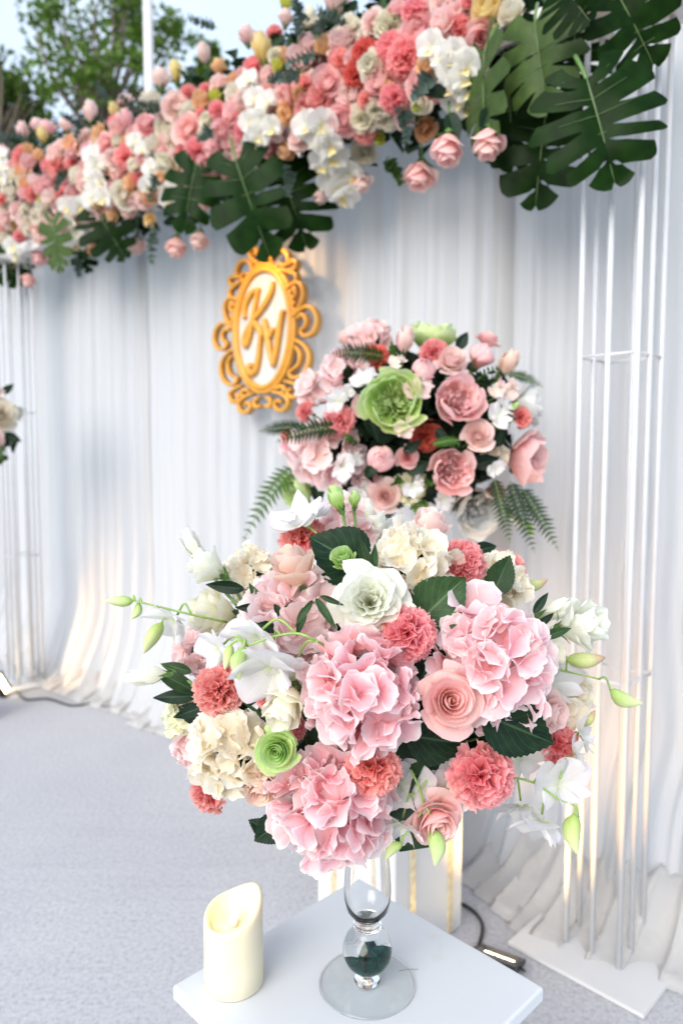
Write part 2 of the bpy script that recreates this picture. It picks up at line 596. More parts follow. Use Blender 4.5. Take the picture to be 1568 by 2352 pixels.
MT['moss'] = plain('dark_green_gel', (.004, .045, .036), rough=.8, noise=.7, nscale=240, spec=.1)
MT['flame'] = emit_mat('flame_glow', (1.0, .84, .62), 1.5)
MT['lamp_face'] = emit_mat('lamp_glow', (1.0, .78, .46), 6.0)

m, nt, out = node_mat('candle_wax')
b = N(nt, 'ShaderNodeBsdfPrincipled', Roughness=0.42)
tc = N(nt, 'ShaderNodeTexCoord')
nz = N(nt, 'ShaderNodeTexNoise', Scale=14.0, Detail=3.0)
nt.links.new(tc.outputs['Object'], nz.inputs['Vector'])
cr = ramp(nt, nz.outputs[0], [(.3, (.70, .645, .47)), (.7, (.72, .675, .515))])
nt.links.new(cr.outputs[0], b.inputs['Base Color'])
b.inputs['Subsurface Weight'].default_value = 0.6
b.inputs['Subsurface Radius'].default_value = (.03, .02, .01)
b.inputs['Subsurface Scale'].default_value = 0.4
nt.links.new(b.outputs[0], out.inputs[0])
MT['wax'] = m

# carpet
m, nt, out = node_mat('white_carpet')
L = nt.links
tc = N(nt, 'ShaderNodeTexCoord')
n1 = N(nt, 'ShaderNodeTexNoise', Scale=330.0, Detail=3.0, Roughness=.7)
n2 = N(nt, 'ShaderNodeTexNoise', Scale=95.0, Detail=4.0, Roughness=.7)
n3 = N(nt, 'ShaderNodeTexNoise', Scale=2.2, Detail=5.0)
n4 = N(nt, 'ShaderNodeTexNoise', Scale=38.0, Detail=2.0)
for q in (n1, n2, n3, n4):
    L.new(tc.outputs['Object'], q.inputs['Vector'])
ad = N(nt, 'ShaderNodeMath', operation='ADD')
L.new(n1.outputs[0], ad.inputs[0])
L.new(n2.outputs[0], ad.inputs[1])
hv = N(nt, 'ShaderNodeMath', operation='MULTIPLY')
hv.inputs[1].default_value = .5
L.new(ad.outputs[0], hv.inputs[0])
cr = ramp(nt, hv.outputs[0], [(.36, (.22, .225, .25)), (.47, (.44, .44, .455)), (.6, (.54, .54, .55))])
r3 = ramp(nt, n3.outputs[0], [(.3, (.90, .90, .92)), (.7, (1.0, 1.0, 1.0))])
mm = N(nt, 'ShaderNodeMix', data_type='RGBA', blend_type='MULTIPLY')
mm.inputs[0].default_value = 1.0
L.new(cr.outputs[0], mm.inputs[6])
L.new(r3.outputs[0], mm.inputs[7])
sp = N(nt, 'ShaderNodeMapRange')      # few dark specks of dirt
sp.inputs['From Min'].default_value = .73
sp.inputs['From Max'].default_value = .78
L.new(n4.outputs[0], sp.inputs[0])
mm2 = N(nt, 'ShaderNodeMix', data_type='RGBA')
L.new(sp.outputs[0], mm2.inputs[0])
L.new(mm.outputs[2], mm2.inputs[6])
mm2.inputs[7].default_value = (.28, .28, .29, 1)
bs = N(nt, 'ShaderNodeBsdfPrincipled', Roughness=.95)
bs.inputs['Specular IOR Level'].default_value = .1
L.new(mm2.outputs[2], bs.inputs['Base Color'])
# long laid creases
mp = N(nt, 'ShaderNodeMapping')
mp.inputs['Rotation'].default_value = (0, 0, R(42))
mp.inputs['Scale'].default_value = (.5, 9, 1)
L.new(tc.outputs['Object'], mp.inputs[0])
cn = N(nt, 'ShaderNodeTexNoise', Scale=1.6, Detail=3.0)
L.new(mp.outputs[0], cn.inputs['Vector'])
b1 = N(nt, 'ShaderNodeBump', Strength=.35, Distance=.010)
L.new(cn.outputs[0], b1.inputs['Height'])
b2 = N(nt, 'ShaderNodeBump', Strength=.35, Distance=.0012)
L.new(hv.outputs[0], b2.inputs['Height'])
L.new(b1.outputs[0], b2.inputs['Normal'])
L.new(b2.outputs[0], bs.inputs['Normal'])
L.new(bs.outputs[0], out.inputs[0])
MT['carpet'] = m
MT['grass'] = plain('lawn', (.06, .10, .03), rough=.95, noise=.4, nscale=3)
# ------------------------------------------------------------------ ground, carpet
g = MB()
g.raw([(-400, -400, -.012), (400, -400, -.012), (400, 800, -.012), (-400, 800, -.012)], [(0, 1, 2, 3)])
tag(g.build('ground', MT['grass'], smooth=False), kind='structure')
g = MB()
g.raw([(-7, -3, 0), (7, -3, 0), (7, 7.5, 0), (-7, 7.5, 0)], [(0, 1, 2, 3)])
tag(g.build('carpet_floor', MT['carpet'], smooth=False), kind='structure')

# ------------------------------------------------------------------ backdrop: a line running from near right to far left
BT = Vector((.736, -.677, 0))             # along the backdrop, to the right
BN = Vector((-.677, -.736, 0))            # out of it, towards the viewer
B0 = Vector((0, 2.52, 0))


def on_backdrop(s, out, z):
    return B0 + BT * s + BN * out + Vector((0, 0, z))


def ray_backdrop(px, py, out):
    """Where the sight line through a photo point meets the sheet 'out' metres in front of the drape."""
    r = ray(px, py)
    o = B0 + BN * out
    t = (o - EYE).dot(BN) / r.dot(BN)
    return EYE + r * t


rng = np.random.default_rng(11)
W1 = [(rng.uniform(.6, 3.0), rng.uniform(0, 6.28), rng.uniform(.4, 1.0)) for _ in range(6)]
W2 = [(rng.uniform(2.0, 7.0), rng.uniform(0, 6.28), rng.uniform(.4, 1.0)) for _ in range(6)]


def wob(s, W):
    return sum(a * np.sin(f * s + p) for f, p, a in W) / 3.0


TOPZ = 2.22


def drape_out(s, z):
    """How far the drape stands out: rounded pleats that drift and open towards the floor."""
    zz = z / TOPZ
    sd = s + .035 * wob(s * 1.3 + 2, W1) * (1 - zz) + .02 * wob(z * 2.2 + s, W2) * (1 - zz)
    ph = 2 * np.pi * (sd / .145 + .75 * wob(s, W2))
    a = .014 + .010 * wob(s * 2.1, W1) + .008 * (1 - zz)
    f = np.sin(ph) + .35 * np.sin(2.3 * ph + 1.1 + wob(s, W1)) + .16 * np.sin(5.1 * ph + 3 * zz)
    big = .030 * wob(s * 1.7 + 5, W1) * (1 - .6 * zz)
    foot = .15 * (np.clip(.42 - z, 0, 1) / .42) ** 1.5 * (1 + .6 * wob(s * 2.7, W2))
    return a * f + big + np.clip(foot, 0, 1)


curt = root('backdrop_curtain', Matrix.Identity(4), 'tall white pleated curtain hung as the backdrop behind the gold monogram', 'curtain')
cuts = [-3.3, -2.25, -1.22, -.27, .62, 1.75]
for i in range(5):
    s0, s1 = cuts[i] - .03, cuts[i + 1] + .03
    ns = int((s1 - s0) / .0075)
    zs = np.concatenate([np.linspace(.004, .5, 22), np.linspace(.56, TOPZ, 26)])
    S, Z = np.meshgrid(np.linspace(s0, s1, ns), zs)
    O = drape_out(S, Z) + (.006 if i % 2 else 0)
    P = np.stack([B0.x + BT.x * S + BN.x * O, B0.y + BT.y * S + BN.y * O, Z], -1)
    m_ = MB()
    m_.grid(P)
    m_.build('drape_panel', MT['drape'], curt)
m_ = MB()
m_.box(on_backdrop(-.8, -.05, TOPZ + .03), (5.2, .06, .06), rz=math.atan2(BT.y, BT.x))
m_.build('top_rail', MT['white_paint'], curt, smooth=False)

# cloth that lies puddled along the foot of the drape
pud = root('puddled_cloth', Matrix.Identity(4), 'long white cloth puddled in soft folds along the foot of the curtain', 'cloth')
HS = [(-.55, .30, .22), (1.05, .42, .34), (.55, .16, .14)]


def build_puddle(s0, s1, reach, lump, seed, name='cloth_fold'):
    r = np.random.default_rng(seed)
    ns, nt_ = int((s1 - s0) / .011), 46
    S, T = np.meshgrid(np.linspace(s0, s1, ns), np.linspace(0, 1, nt_))
    Wa = [(r.uniform(3, 9), r.uniform(0, 6.28), r.uniform(.4, 1)) for _ in range(5)]
    Wb = [(r.uniform(8, 20), r.uniform(0, 6.28), r.uniform(.4, 1)) for _ in range(5)]
    e = reach(S) * (1 + .16 * wob(S, Wa) + .05 * wob(S, Wb))
    out = T * e + .01
    drift = 1.1 * np.sin(1.9 * S + seed) + .45 * np.sin(5.3 * S + 2)
    ph = 2 * np.pi * (S / .068 + .55 * drift) + 5.0 * T * np.sin(2.3 * S + 1.0) + 2.0 * T
    ph2 = 2 * np.pi * (S / .17 + .4 * drift) - 4.5 * T + 1.5 * np.sin(4 * T + 3 * S)
    fold = .40 * (.5 + .5 * np.sin(ph)) ** 1.25 + .48 * (.5 + .5 * np.sin(ph2)) ** 1.3 + .10 * np.sin(1.7 * ph + 3 * T)
    env = np.clip(1.15 - T, 0, 1) ** .7 * np.clip(T * 6, .35, 1)
    Zs = .004 + .10 * (1 - T) ** 3 + .060 * fold * env * np.clip((1 - T) * 10, .06, 1)
    Zs = np.maximum(Zs + lump(S, T), .004)
    S2 = S + .020 * np.cos(ph) * T
    P = np.stack([B0.x + BT.x * S2 + BN.x * out, B0.y + BT.y * S2 + BN.y * out, Zs], -1)
    q = MB()
    q.grid(P)
    q.build(name, MT['satin'], pud)


def g2(x, c, w):
    return np.exp(-((x - c) / w) ** 2)


build_puddle(.20, 1.8, lambda s: .20 + .16 * g2(s, .95, .32) + .02 * np.sin(9 * s), lambda s, t: .08 * g2(s, 1.08, .20) * g2(t, .30, .28) + .06 * g2(s, .52, .12) * g2(t, .3, .3), 5)
build_puddle(-1.05, .24, lambda s: .16 + .05 * np.sin(5 * s), lambda s, t: .04 * g2(s, -.6, .12) * g2(t, .3, .3), 6)
build_puddle(-3.3, -1.0, lambda s: .17 + .12 * g2(s, -1.85, .45), lambda s, t: .12 * g2(s, -2.35, .16) * g2(t, .25, .3) + .06 * g2(s, -1.6, .15) * g2(t, .4, .3), 8)

# ------------------------------------------------------------------ flower stands: eight rods welded to a white board
def rod_stand(c, label, side=.127, plate=.32, height=2.09, rz=R(-45), plate_off=(0, 0), extra=0):
    M = Matrix.Translation(Vector((c[0], c[1], 0))) @ Matrix.Rotation(rz, 4, 'Z')
    o = root('rod_stand', M, label, 'flower stand', 'white rod stands carrying the flower swag')
    h = side / 2
    b = MB()
    b.box((plate_off[0], plate_off[1], .0065), (plate, plate, .009))
    b.build('base_board', MT['white_paint'], o, smooth=False)
    b = MB()
    b.box((0, 0, height + .010), (side + .09, side + .09, .016))
    b.build('top_board', MT['white_paint'], o, smooth=False)
    pts = [(-h, -h), (0, -h), (h, -h), (h, 0), (h, h), (0, h), (-h, h), (-h, 0)]
    rod = MB()
    rod.tube([(0, 0, .011), (0, 0, height)], .0064, n=12, smooth=0)
    me = rod.mesh('rod', (MT['pole_paint'],))
    for i, (x, y) in enumerate(pts):
        link('rod', me, o, Matrix.Translation((x, y, 0)))
    for z in (.655, 1.37):
        for i in range(4):
            a, bb = pts[2 * i], pts[(2 * i + 2) % 8]
            t = MB()
            t.tube([(a[0], a[1], z), (bb[0], bb[1], z)], .0032, n=8, smooth=0)
            t.build('rung', MT['pole_paint'], o)
    return o


rod_stand((.618, 1.628), 'white metal rod stand on a white board beneath the monstera leaves', plate_off=(0, .0))
rod_stand((-1.62, 3.66), 'white metal rod stand beside the lit floodlight at the far end')

# beam that carries the swag, between the two stands
bm = MB()
bm.box(on_backdrop(-.72, .24, 2.135), (3.5, .10, .05), rz=math.atan2(BT.y, BT.x))
tag(bm.build('swag_beam', MT['white_paint'], smooth=False), 'white wooden beam across the two rod stands, buried in flowers', 'beam')

# ------------------------------------------------------------------ gold monogram sign
SGN_P = ray_backdrop(607, 757, .085)
SGN = Matrix(((BT.x, 0, BN.x, SGN_P.x), (BT.y, 0, BN.y, SGN_P.y), (0, 1, 0, SGN_P.z), (0, 0, 0, 1)))   # x right, y up, z out
sign = root('monogram_sign', SGN, 'gold scrollwork oval sign with the letters K and N', 'sign')
KX, KY = .000585 * .985, .000418


def sg(x, y):
    return ((x - 755) * KX, (935 - y) * KY)


def ribbon(mb, pts, w, z0, z1, sub=6, taper=None):
    """A flat cut-out stroke with rounded ends and real thickness."""
    p = spline([Vector((x, y, 0)) for x, y in pts], sub) if len(pts) > 2 else [Vector((x, y, 0)) for x, y in pts]
    k = len(p)
    Pg = np.zeros((k, 8, 3))
    for i in range(k):
        tan = (p[min(i + 1, k - 1)] - p[max(i - 1, 0)]).normalized()
        n = Vector((-tan.y, tan.x, 0))
        ww = w * (taper(i / (k - 1)) if taper else 1)
        b = ww * .25
        sec = [(-ww / 2, z0), (ww / 2, z0), (ww / 2, z1 - b), (ww / 2 - b * .5, z1 - b * .3), (b * .3, z1), (-b * .3, z1), (-ww / 2 + b * .5, z1 - b * .3), (-ww / 2, z1 - b)]
        for j, (a, z) in enumerate(sec):
            Pg[i, j] = (p[i].x + n.x * a, p[i].y + n.y * a, z)
    b0 = len(mb.v)
    mb.grid(Pg, closed=True)
    mb.f.append(tuple(b0 + j for j in reversed(range(8))))
    mb.mi.append(0)
    mb.f.append(tuple(b0 + (k - 1) * 8 + j for j in range(8)))
    mb.mi.append(0)


A_, B_ = 265 * KX, 515 * KY
pl = MB()
nn = 64
ov = [(A_ * .97 * math.cos(2 * math.pi * j / nn), B_ * .97 * math.sin(2 * math.pi * j / nn)) for j in range(nn)]
pl.raw([(x, y, .004) for x, y in ov] + [(x, y, -.006) for x, y in ov],
       [tuple(range(nn)), tuple(reversed(range(nn, 2 * nn)))] + [(j, nn + j, nn + (j + 1) % nn, (j + 1) % nn) for j in range(nn)])
pl.build('plaque', MT['plaque'], sign, smooth=False)


def oval_ring(a, b, w, z0, z1):
    q = MB()
    sec = [(-w / 2, z0), (w / 2, z0), (w / 2, z1 * .6), (w * .28, z1), (-w * .28, z1), (-w / 2, z1 * .6)]
    P = np.zeros((nn * 2, 6, 3))
    for i in range(nn * 2):
        t = 2 * math.pi * i / (nn * 2)
        nx, ny = math.cos(t) / a, math.sin(t) / b
        l = math.hypot(nx, ny)
        for j, (o_, z) in enumerate(sec):
            P[i, j] = (a * math.cos(t) + nx / l * o_, b * math.sin(t) + ny / l * o_, z)
    P = np.concatenate([P, P[:1]], 0)
    q.grid(P, closed=True)
    return q


oval_ring(A_ * .96, B_ * .97, .020, -.006, .020).build('oval_rim', MT['gold'], sign)
oval_ring(A_ * 1.07, B_ * 1.045, .016, -.008, .015).build('oval_rim', MT['gold'], sign)

scr = [
    [(1035, 880), (1080, 850), (1150, 822), (1215, 868), (1236, 960), (1200, 1040), (1130, 1052), (1105, 1010), (1135, 975)],
    [(1130, 1000), (1150, 930), (1115, 880), (1070, 900)],
    [(985, 650), (1040, 612), (1100, 630), (1125, 700), (1105, 790), (1060, 840), (1035, 800), (1062, 765)],
    [(1020, 690), (1050, 650), (1062, 700), (1035, 745)],
    [(1060, 1075), (1130, 1130), (1170, 1210), (1155, 1310), (1090, 1375), (1020, 1375), (1005, 1330), (1045, 1310)],
    [(1060, 1130), (1095, 1190), (1085, 1270), (1040, 1310)],
    [(840, 385), (870, 345), (930, 320), (985, 358), (998, 430), (960, 455), (925, 425)],
    [(930, 470), (990, 505), (1050, 500), (1068, 455), (1035, 430), (1008, 455)],
    [(1010, 520), (1060, 545), (1065, 600), (1020, 625)],
    [(790, 375), (840, 330), (868, 270), (835, 235), (800, 262), (812, 300)],
    [(960, 1400), (1020, 1420), (1075, 1460), (1060, 1530), (1010, 1535), (985, 1490), (1020, 1470)],
    [(850, 1480), (920, 1500), (985, 1550), (970, 1625), (905, 1640), (868, 1590), (900, 1555), (930, 1580)],
    [(880, 1460), (930, 1440), (960, 1470), (935, 1500)],
    [(790, 1520), (830, 1545), (820, 1600), (775, 1590)],
]
for pts in scr:
    for mir in (0, 1):
        q = MB()
        pp = [sg(x if not mir else 1510 - x, y) for x, y in pts]
        ribbon(q, pp, .0118, -.006, .020, sub=5, taper=lambda t: .75 + .45 * math.sin(math.pi * t))
        q.build('scroll', MT['gold'], sign)
bd = MB()
for k in range(9):
    t = R(52 + k * 9.5)
    bd.lathe([(.0001, .008), (.006, .006), (.008, .0), (.006, -.006), (.0001, -.008)], 10, (A_ * 1.12 * math.cos(t), B_ * 1.09 * math.sin(t), .010))
bd.build('bead_row', MT['gold'], sign)
q = MB()
TP = lambda t: .72 + .5 * math.sin(math.pi * min(1, t * 1.05))
WL = .0188


def lt(x, y):
    return sg(755 + (x - 735) * .93 + 16, 935 + (y - 920) * .95)


for pts in ([(545, 800), (538, 730), (560, 650), (620, 580), (690, 560)],
            [(694, 552), (668, 640), (640, 760), (612, 890), (575, 1010), (548, 1045), (530, 1000), (560, 920), (612, 850), (640, 826)],
            [(835, 525), (826, 580), (786, 660), (715, 750), (640, 826)],
            [(632, 826), (668, 890), (705, 950), (722, 985)]):
    ribbon(q, [lt(*p_) for p_ in pts], WL, .004, .022, sub=6, taper=TP)
tag(q.build('letter', MT['gold'], sign), 'gold script letter K')
q = MB()
for pts in ([(616, 1250), (596, 1232), (580, 1268), (606, 1308), (655, 1275), (684, 1170), (700, 1060), (716, 960)],
            [(745, 838), (756, 900), (775, 1010), (800, 1140), (834, 1268)],
            [(834, 1268), (856, 1160), (880, 1020), (905, 890), (934, 790)],
            [(800, 1010), (812, 965), (846, 945)]):
    ribbon(q, [lt(*p_) for p_ in pts], WL * 1.08, .005, .0235, sub=6, taper=TP)
tag(q.build('letter', MT['gold'], sign), 'gold script letter N')

# ------------------------------------------------------------------ small table with candle and vase
TZ = .47
tc_ = [at_z(415.0, 2254, TZ), at_z(816, 2020, TZ), at_z(1246, 2258, TZ)]
cen = (tc_[0] + tc_[2]) / 2
ax = (tc_[1] - tc_[0]).normalized()
TRZ = math.atan2(ax.y, ax.x)
TS = .338

tcen = tc_[1] - Matrix.Rotation(TRZ, 3, "Z") @ Vector((TS / 2, TS / 2, 0))
tcen.z = 0
TM = Matrix.Translation(tcen) @ Matrix.Rotation(TRZ, 4, 'Z')
table = root('display_table', TM, 'small square white display table under the candle and glass vase', 'table')


def bevel_box(sx, sy, sz, b):
    """Box from z=0 to sz, edges eased by b."""
    q = MB()
    prof = [(b, 0), (0, b), (0, sz - b), (b * .3, sz - b * .3), (b, sz)]
    rings = []
    for ins, z in prof:
        x, y = sx / 2 - ins, sy / 2 - ins
        c = b * .7
        rings.append([(x - c, -y, z), (x, -y + c, z), (x, y - c, z), (x - c, y, z), (-x + c, y, z), (-x, y - c, z), (-x, -y + c, z), (-x + c, -y, z)])
    P = np.array(rings)
    q.grid(P, closed=True)
    n_ = len(rings)
    q.f.append(tuple(reversed(range(8))))
    q.mi.append(0)
    q.f.append(tuple((n_ - 1) * 8 + j for j in range(8)))
    q.mi.append(0)
    return q


bevel_box(TS, TS, .020, .003).build('table_top', MT['table_paint'], table, smooth=False, M=Matrix.Translation((0, 0, TZ - .020)))
for x, y, sx, sy in ((0, -TS / 2 + .095, TS - .18, .012), (0, TS / 2 - .095, TS - .18, .012), (-TS / 2 + .095, 0, .012, TS - .205), (TS / 2 - .095, 0, .012, TS - .205)):
    q = MB()
    q.box((x, y, (TZ - .021) / 2 + .002), (sx, sy, TZ - .025))
    q.build('side_board', MT['table_paint'], table, smooth=False)

# candle
cp = at_z(537, 2259, TZ)
candle = root('flameless_candle', Matrix.Translation((cp.x, cp.y, TZ + .0005)), 'ivory pillar candle with slanted top and glowing flame tip', 'candle')
CR, CH = .0380, .132
na = 56
outp, inp = [], []
rimz = lambda w: .1025 + .0150 * math.cos(w - R(42)) + .0030 * math.sin(2 * w + .9) + .0016 * math.sin(3 * w)
secs = []
for j in range(na):
    w = 2 * math.pi * j / na
    hz = rimz(w)
    r_ = CR * (1 + .006 * math.sin(3 * w + 1))
    secs.append([(r_ - .003, 0), (r_, .003), (r_ + .0003, hz * .3), (r_ - .0002, hz * .55), (r_, hz - .012), (r_ - .0002, hz - .004), (r_ - .0018, hz - .0006), (r_ - .0045, hz), (r_ - .0072, hz - .002),
                 (r_ - .0085, hz - .008), (r_ * .70, hz * .45 + .043), (r_ * .50, .0810), (r_ * .2, .0790), (.0005, .0785)])
P = np.zeros((len(secs[0]), na, 3))
for j in range(na):
    w = 2 * math.pi * j / na
    for i, (rr, z) in enumerate(secs[j]):
        P[i, j] = (rr * math.cos(w), rr * math.sin(w), z)
q = MB()
q.grid(P, closed=True)
q.build('wax_body', MT['wax'], candle)
q = MB()
q.lathe([(.0052, 0), (.0062, .004), (.0050, .0065), (.0030, .005), (.0004, .003)], 20)
q.build('wick_socket', MT['wax'], candle, M=Matrix.Translation((0, -.002, .0785)))
# flame tip: a flattened leaf of moulded plastic lit from below
P = np.zeros((11, 12, 3))
for i in range(11):
    t = i / 10
    r_ = .0060 * math.sin(math.pi * min(1, t * .86 + .10)) ** .8 * (1 - t) ** .35 + .0002
    for j in range(12):
        w = 2 * math.pi * j / 12
        P[i, j] = (r_ * math.cos(w) + .004 * t * t, r_ * .42 * math.sin(w), .029 * t)
q = MB()
q.grid(P, closed=True)
q.build('flame', MT['flame'], candle, M=Matrix.Translation((.001, -.002, .0825)))
cl = bpy.data.lights.new('candle_glow', 'POINT')
cl.energy = .011
cl.color = (1, .50, .14)
cl.shadow_soft_size = .004
clo = bpy.data.objects.new('candle_glow', cl)
COL.objects.link(clo)
clo.parent = candle
clo.location = (-.007, -.006, .0905)

# glass vase
VP = at_z(843, 2262, TZ)
vase = root('glass_vase', Matrix.Translation((VP.x, VP.y, TZ + .0005)), 'clear footed glass vase with dark green gel in its ball stem', 'vase')


def glass_shell(o, i):
    return o + list(reversed(i))


q = MB()
q.lathe([(.0005, .0), (.030, .0), (.0590, .0002), (.0598, .0010), (.0590, .0018), (.052, .0018), (.030, .0024), (.014, .0032), (.0005, .0034)], 72)
q.build('foot', MT['thin_glass'], vase, smooth=False)
q = MB()
q.lathe([(.0600, .0012), (.0606, .0004), (.0618, .0003), (.0626, .0012), (.0620, .0022), (.0608, .0022), (.0600, .0012)], 96)
q.build('foot_rim', MT['glass'], vase)
q = MB()
q.lathe([(.0005, .0042), (.0165, .0044), (.0172, .008), (.0155, .012), (.0150, .0158), (.0005, .0160)], 48)
q.build('stem_collar', MT['glass'], vase)
BC = .0475
ball_o = [(.0005, BC - .0312)] + [(.0318 * math.cos(R(a)), BC + .0312 * math.sin(R(a))) for a in range(-80, 60, 10)] + [(.0170, .0752), (.0172, .0765), (.0005, .0766)]
ball_i = [(.0005, BC - .0286)] + [(.0292 * math.cos(R(a)), BC + .0286 * math.sin(R(a))) for a in range(-80, 60, 10)] + [(.0140, .0738), (.0005, .0742)]
q = MB()
q.lathe(ball_o, 48)
ball = q.build('ball_stem', MT['glass'], vase)
# gel: settled dark green mass with a ragged upper surface
P = np.zeros((14, 40, 3))
for i in range(14):
    t = i / 13
    for j in range(40):
        w = 2 * math.pi * j / 40
        top = BC - .012 + .008 * math.sin(w * 1 + 2.4) + .004 * math.sin(5 * w) + .003 * math.sin(9 * w + 1)
        if t < .7:
            a = -90 + (90 - 3) * t / .7
            zz = min(BC + .0280 * math.sin(R(a)), top)
            rr = math.sqrt(max(0, .0284 ** 2 - (zz - BC) ** 2))
        else:
            k = (t - .7) / .3
            zz = top + .006 * k * (1 + .6 * math.sin(3 * w + 1)) * math.sin(math.pi * min(1, k * .8 + .2))
            rr = math.sqrt(max(0, .0282 ** 2 - (top - BC) ** 2)) * (1 - k) * .96
        P[i, j] = (max(rr, .0003) * math.cos(w), max(rr, .0003) * math.sin(w), zz)
q = MB()
q.grid(P, closed=True)
q.build('green_gel', MT['moss'], ball)
q = MB()
q.lathe([(.0005, .0769), (.0155, .0770), (.0178, .0776), (.0184, .0788), (.0176, .0800), (.0160, .0806), (.0176, .0812), (.0184, .0824), (.0176, .0836), (.0160, .0842), (.0172, .0850), (.0160, .0866), (.0005, .0869)], 48)
q.build('neck_ring', MT['glass'], vase)
bo = [(.0005, .0872), (.012, .0876), (.019, .092), (.0265, .102), (.0298, .116), (.0302, .130), (.0288, .155), (.0262, .180), (.0238, .205), (.0232, .225), (.0262, .245), (.036, .262)]
bi = [(.0005, .0925), (.010, .0930), (.0165, .0965), (.0240, .105), (.0274, .117), (.0280, .130), (.0267, .155), (.0242, .180), (.0218, .205), (.0212, .225), (.0242, .245), (.0345, .2625)]
q = MB()
q.lathe(bo + list(reversed(bi)), 64)
q.build('bowl', MT['glass'], vase)

# twig lying on the vase foot
q = MB()
tw = at_z(936, 2236, TZ)
q.tube([tw + Vector((-.012, -.002, .0035)), tw + Vector((0, 0, .0045)), tw + Vector((.014, .004, .0015))], .0004, .0003, n=5)
tag(q.build('dry_twig', MT['bark']), 'tiny dry twig lying across the rim of the glass vase foot', 'twig')

# ------------------------------------------------------------------ plinth of the second bouquet
PC = (.118, 1.70)
plinth = root('plinth', Matrix.Translation((PC[0], PC[1], 0)) @ Matrix.Rotation(R(-45), 4, 'Z'), 'tall white square plinth with gold strips standing behind the table', 'plinth')
PSIDE, PH = .248, .80
bevel_box(PSIDE, PSIDE, PH, .002).build('plinth_box', MT['white_paint'], plinth, smooth=False, M=Matrix.Translation((0, 0, .001)))
bevel_box(PSIDE + .03, PSIDE + .03, .018, .003).build('plinth_top', MT['white_paint'], plinth, smooth=False, M=Matrix.Translation((0, 0, PH + .002)))
for k in range(4):
    for f in (-.27, .30):
        q = MB()
        q.box((f * PSIDE, -PSIDE / 2 - .0025, PH / 2), (.016, .005, PH - .02))
        q.build('gold_strip', MT['gold_strip'], plinth, smooth=False, M=Matrix.Rotation(k * math.pi / 2, 4, 'Z'))
v2 = root('glass_cylinder_vase', Matrix.Translation((PC[0] + .02, PC[1], PH + .021)), 'clear glass vase on the plinth holding the rear bouquet', 'vase')
q = MB()
q.lathe([(.0005, 0), (.055, 0), (.056, .004), (.02, .02), (.016, .05), (.022, .09), (.040, .20), (.047, .28), (.0445, .28), (.0375, .20), (.019, .092), (.0005, .088)], 40)
q.build('bowl', MT['glass'], v2)

# ------------------------------------------------------------------ floor floodlights and their cables
def floodlight(p, aim, label, w=.085, energy=4.0, spot=R(95), face=True):
    M = frame(p, aim, 0, 1)
    o = root('floodlight', M, label, 'floodlight', 'floodlights on the carpet')
    h = w / 2
    q = MB()
    prof = [(h * .72, -.030), (h * .80, -.026), (h, -.004), (h, .004), (h * .86, .004), (h * .80, -.006)]
    P = np.zeros((len(prof), 4, 3))
    for i, (r_, z) in enumerate(prof):
        for j, (x, y) in enumerate(((-1, -1), (1, -1), (1, 1), (-1, 1))):
            P[i, j] = (x * r_ * 1.2, y * r_, z)
    q.grid(P, closed=True)
    q.f.append((3, 2, 1, 0))
    q.mi.append(0)
    q.build('housing', MT['black'], o, smooth=False)
    q = MB()
    q.raw([(-h * .95, -h * .79, -.0062), (h * .95, -h * .79, -.0062), (h * .95, h * .79, -.0062), (-h * .95, h * .79, -.0062)], [(0, 1, 2, 3)])
    q.build('lens', MT['lamp_face'], o, smooth=False)
    q = MB()
    q.tube([(-h * 1.24, 0, -.01), (-h * 1.24, -h * 1.0, -.02), (-h * .9, -h * 1.15, -.022), (h * .9, -h * 1.15, -.022), (h * 1.24, -h * 1.0, -.02), (h * 1.24, 0, -.01)], .003, n=6, smooth=2)
    q.build('bracket', MT['black'], o)
    l = bpy.data.lights.new('floodlight_lamp', 'SPOT')
    l.energy = energy
    l.color = (1.0, .56, .20)
    l.spot_size = spot
    l.spot_blend = .8
    l.shadow_soft_size = .025
    lo = bpy.data.objects.new('floodlight_lamp', l)
    COL.objects.link(lo)
    lo.parent = o
    lo.matrix_local = Matrix.Translation((0, 0, .012)) @ Matrix.Rotation(math.pi, 4, 'X')
    return o


FP = at_z(1145, 2196, .03)
floodlight(FP, (.24, .40, .92), 'black floodlight glowing on the carpet right of the plinth', energy=10.0)
q = MB()
q.tube([FP + Vector((-.035, .0, -.020)), FP + Vector((-.045, .03, -.024)), at_z(1108, 2140, .006), at_z(1100, 2110, .006), at_z(1074, 2085, .006), at_z(1040, 2075, .006), at_z(1010, 2100, .006)], .0042, n=8)
tag(q.build('power_cable', MT['cable']), 'black power cable kinked on the carpet beside the plinth', 'cable')
LP = at_z(8, 1572, .05)
floodlight(LP, (.80, .18, .42), 'lit black floodlight on the carpet at the far curtain end', w=.11, energy=12.0, spot=R(80))
q = MB()
q.tube([LP + Vector((.05, .02, -.04)), at_z(60, 1608, .006), at_z(110, 1606, .006), at_z(165, 1622, .006), at_z(215, 1616, .006), at_z(240, 1626, .006), at_z(270, 1612, .006)], .0045, n=8)
tag(q.build('power_cable', MT['cable']), 'thin dark cable running from the far floodlight under the cloth', 'cable')
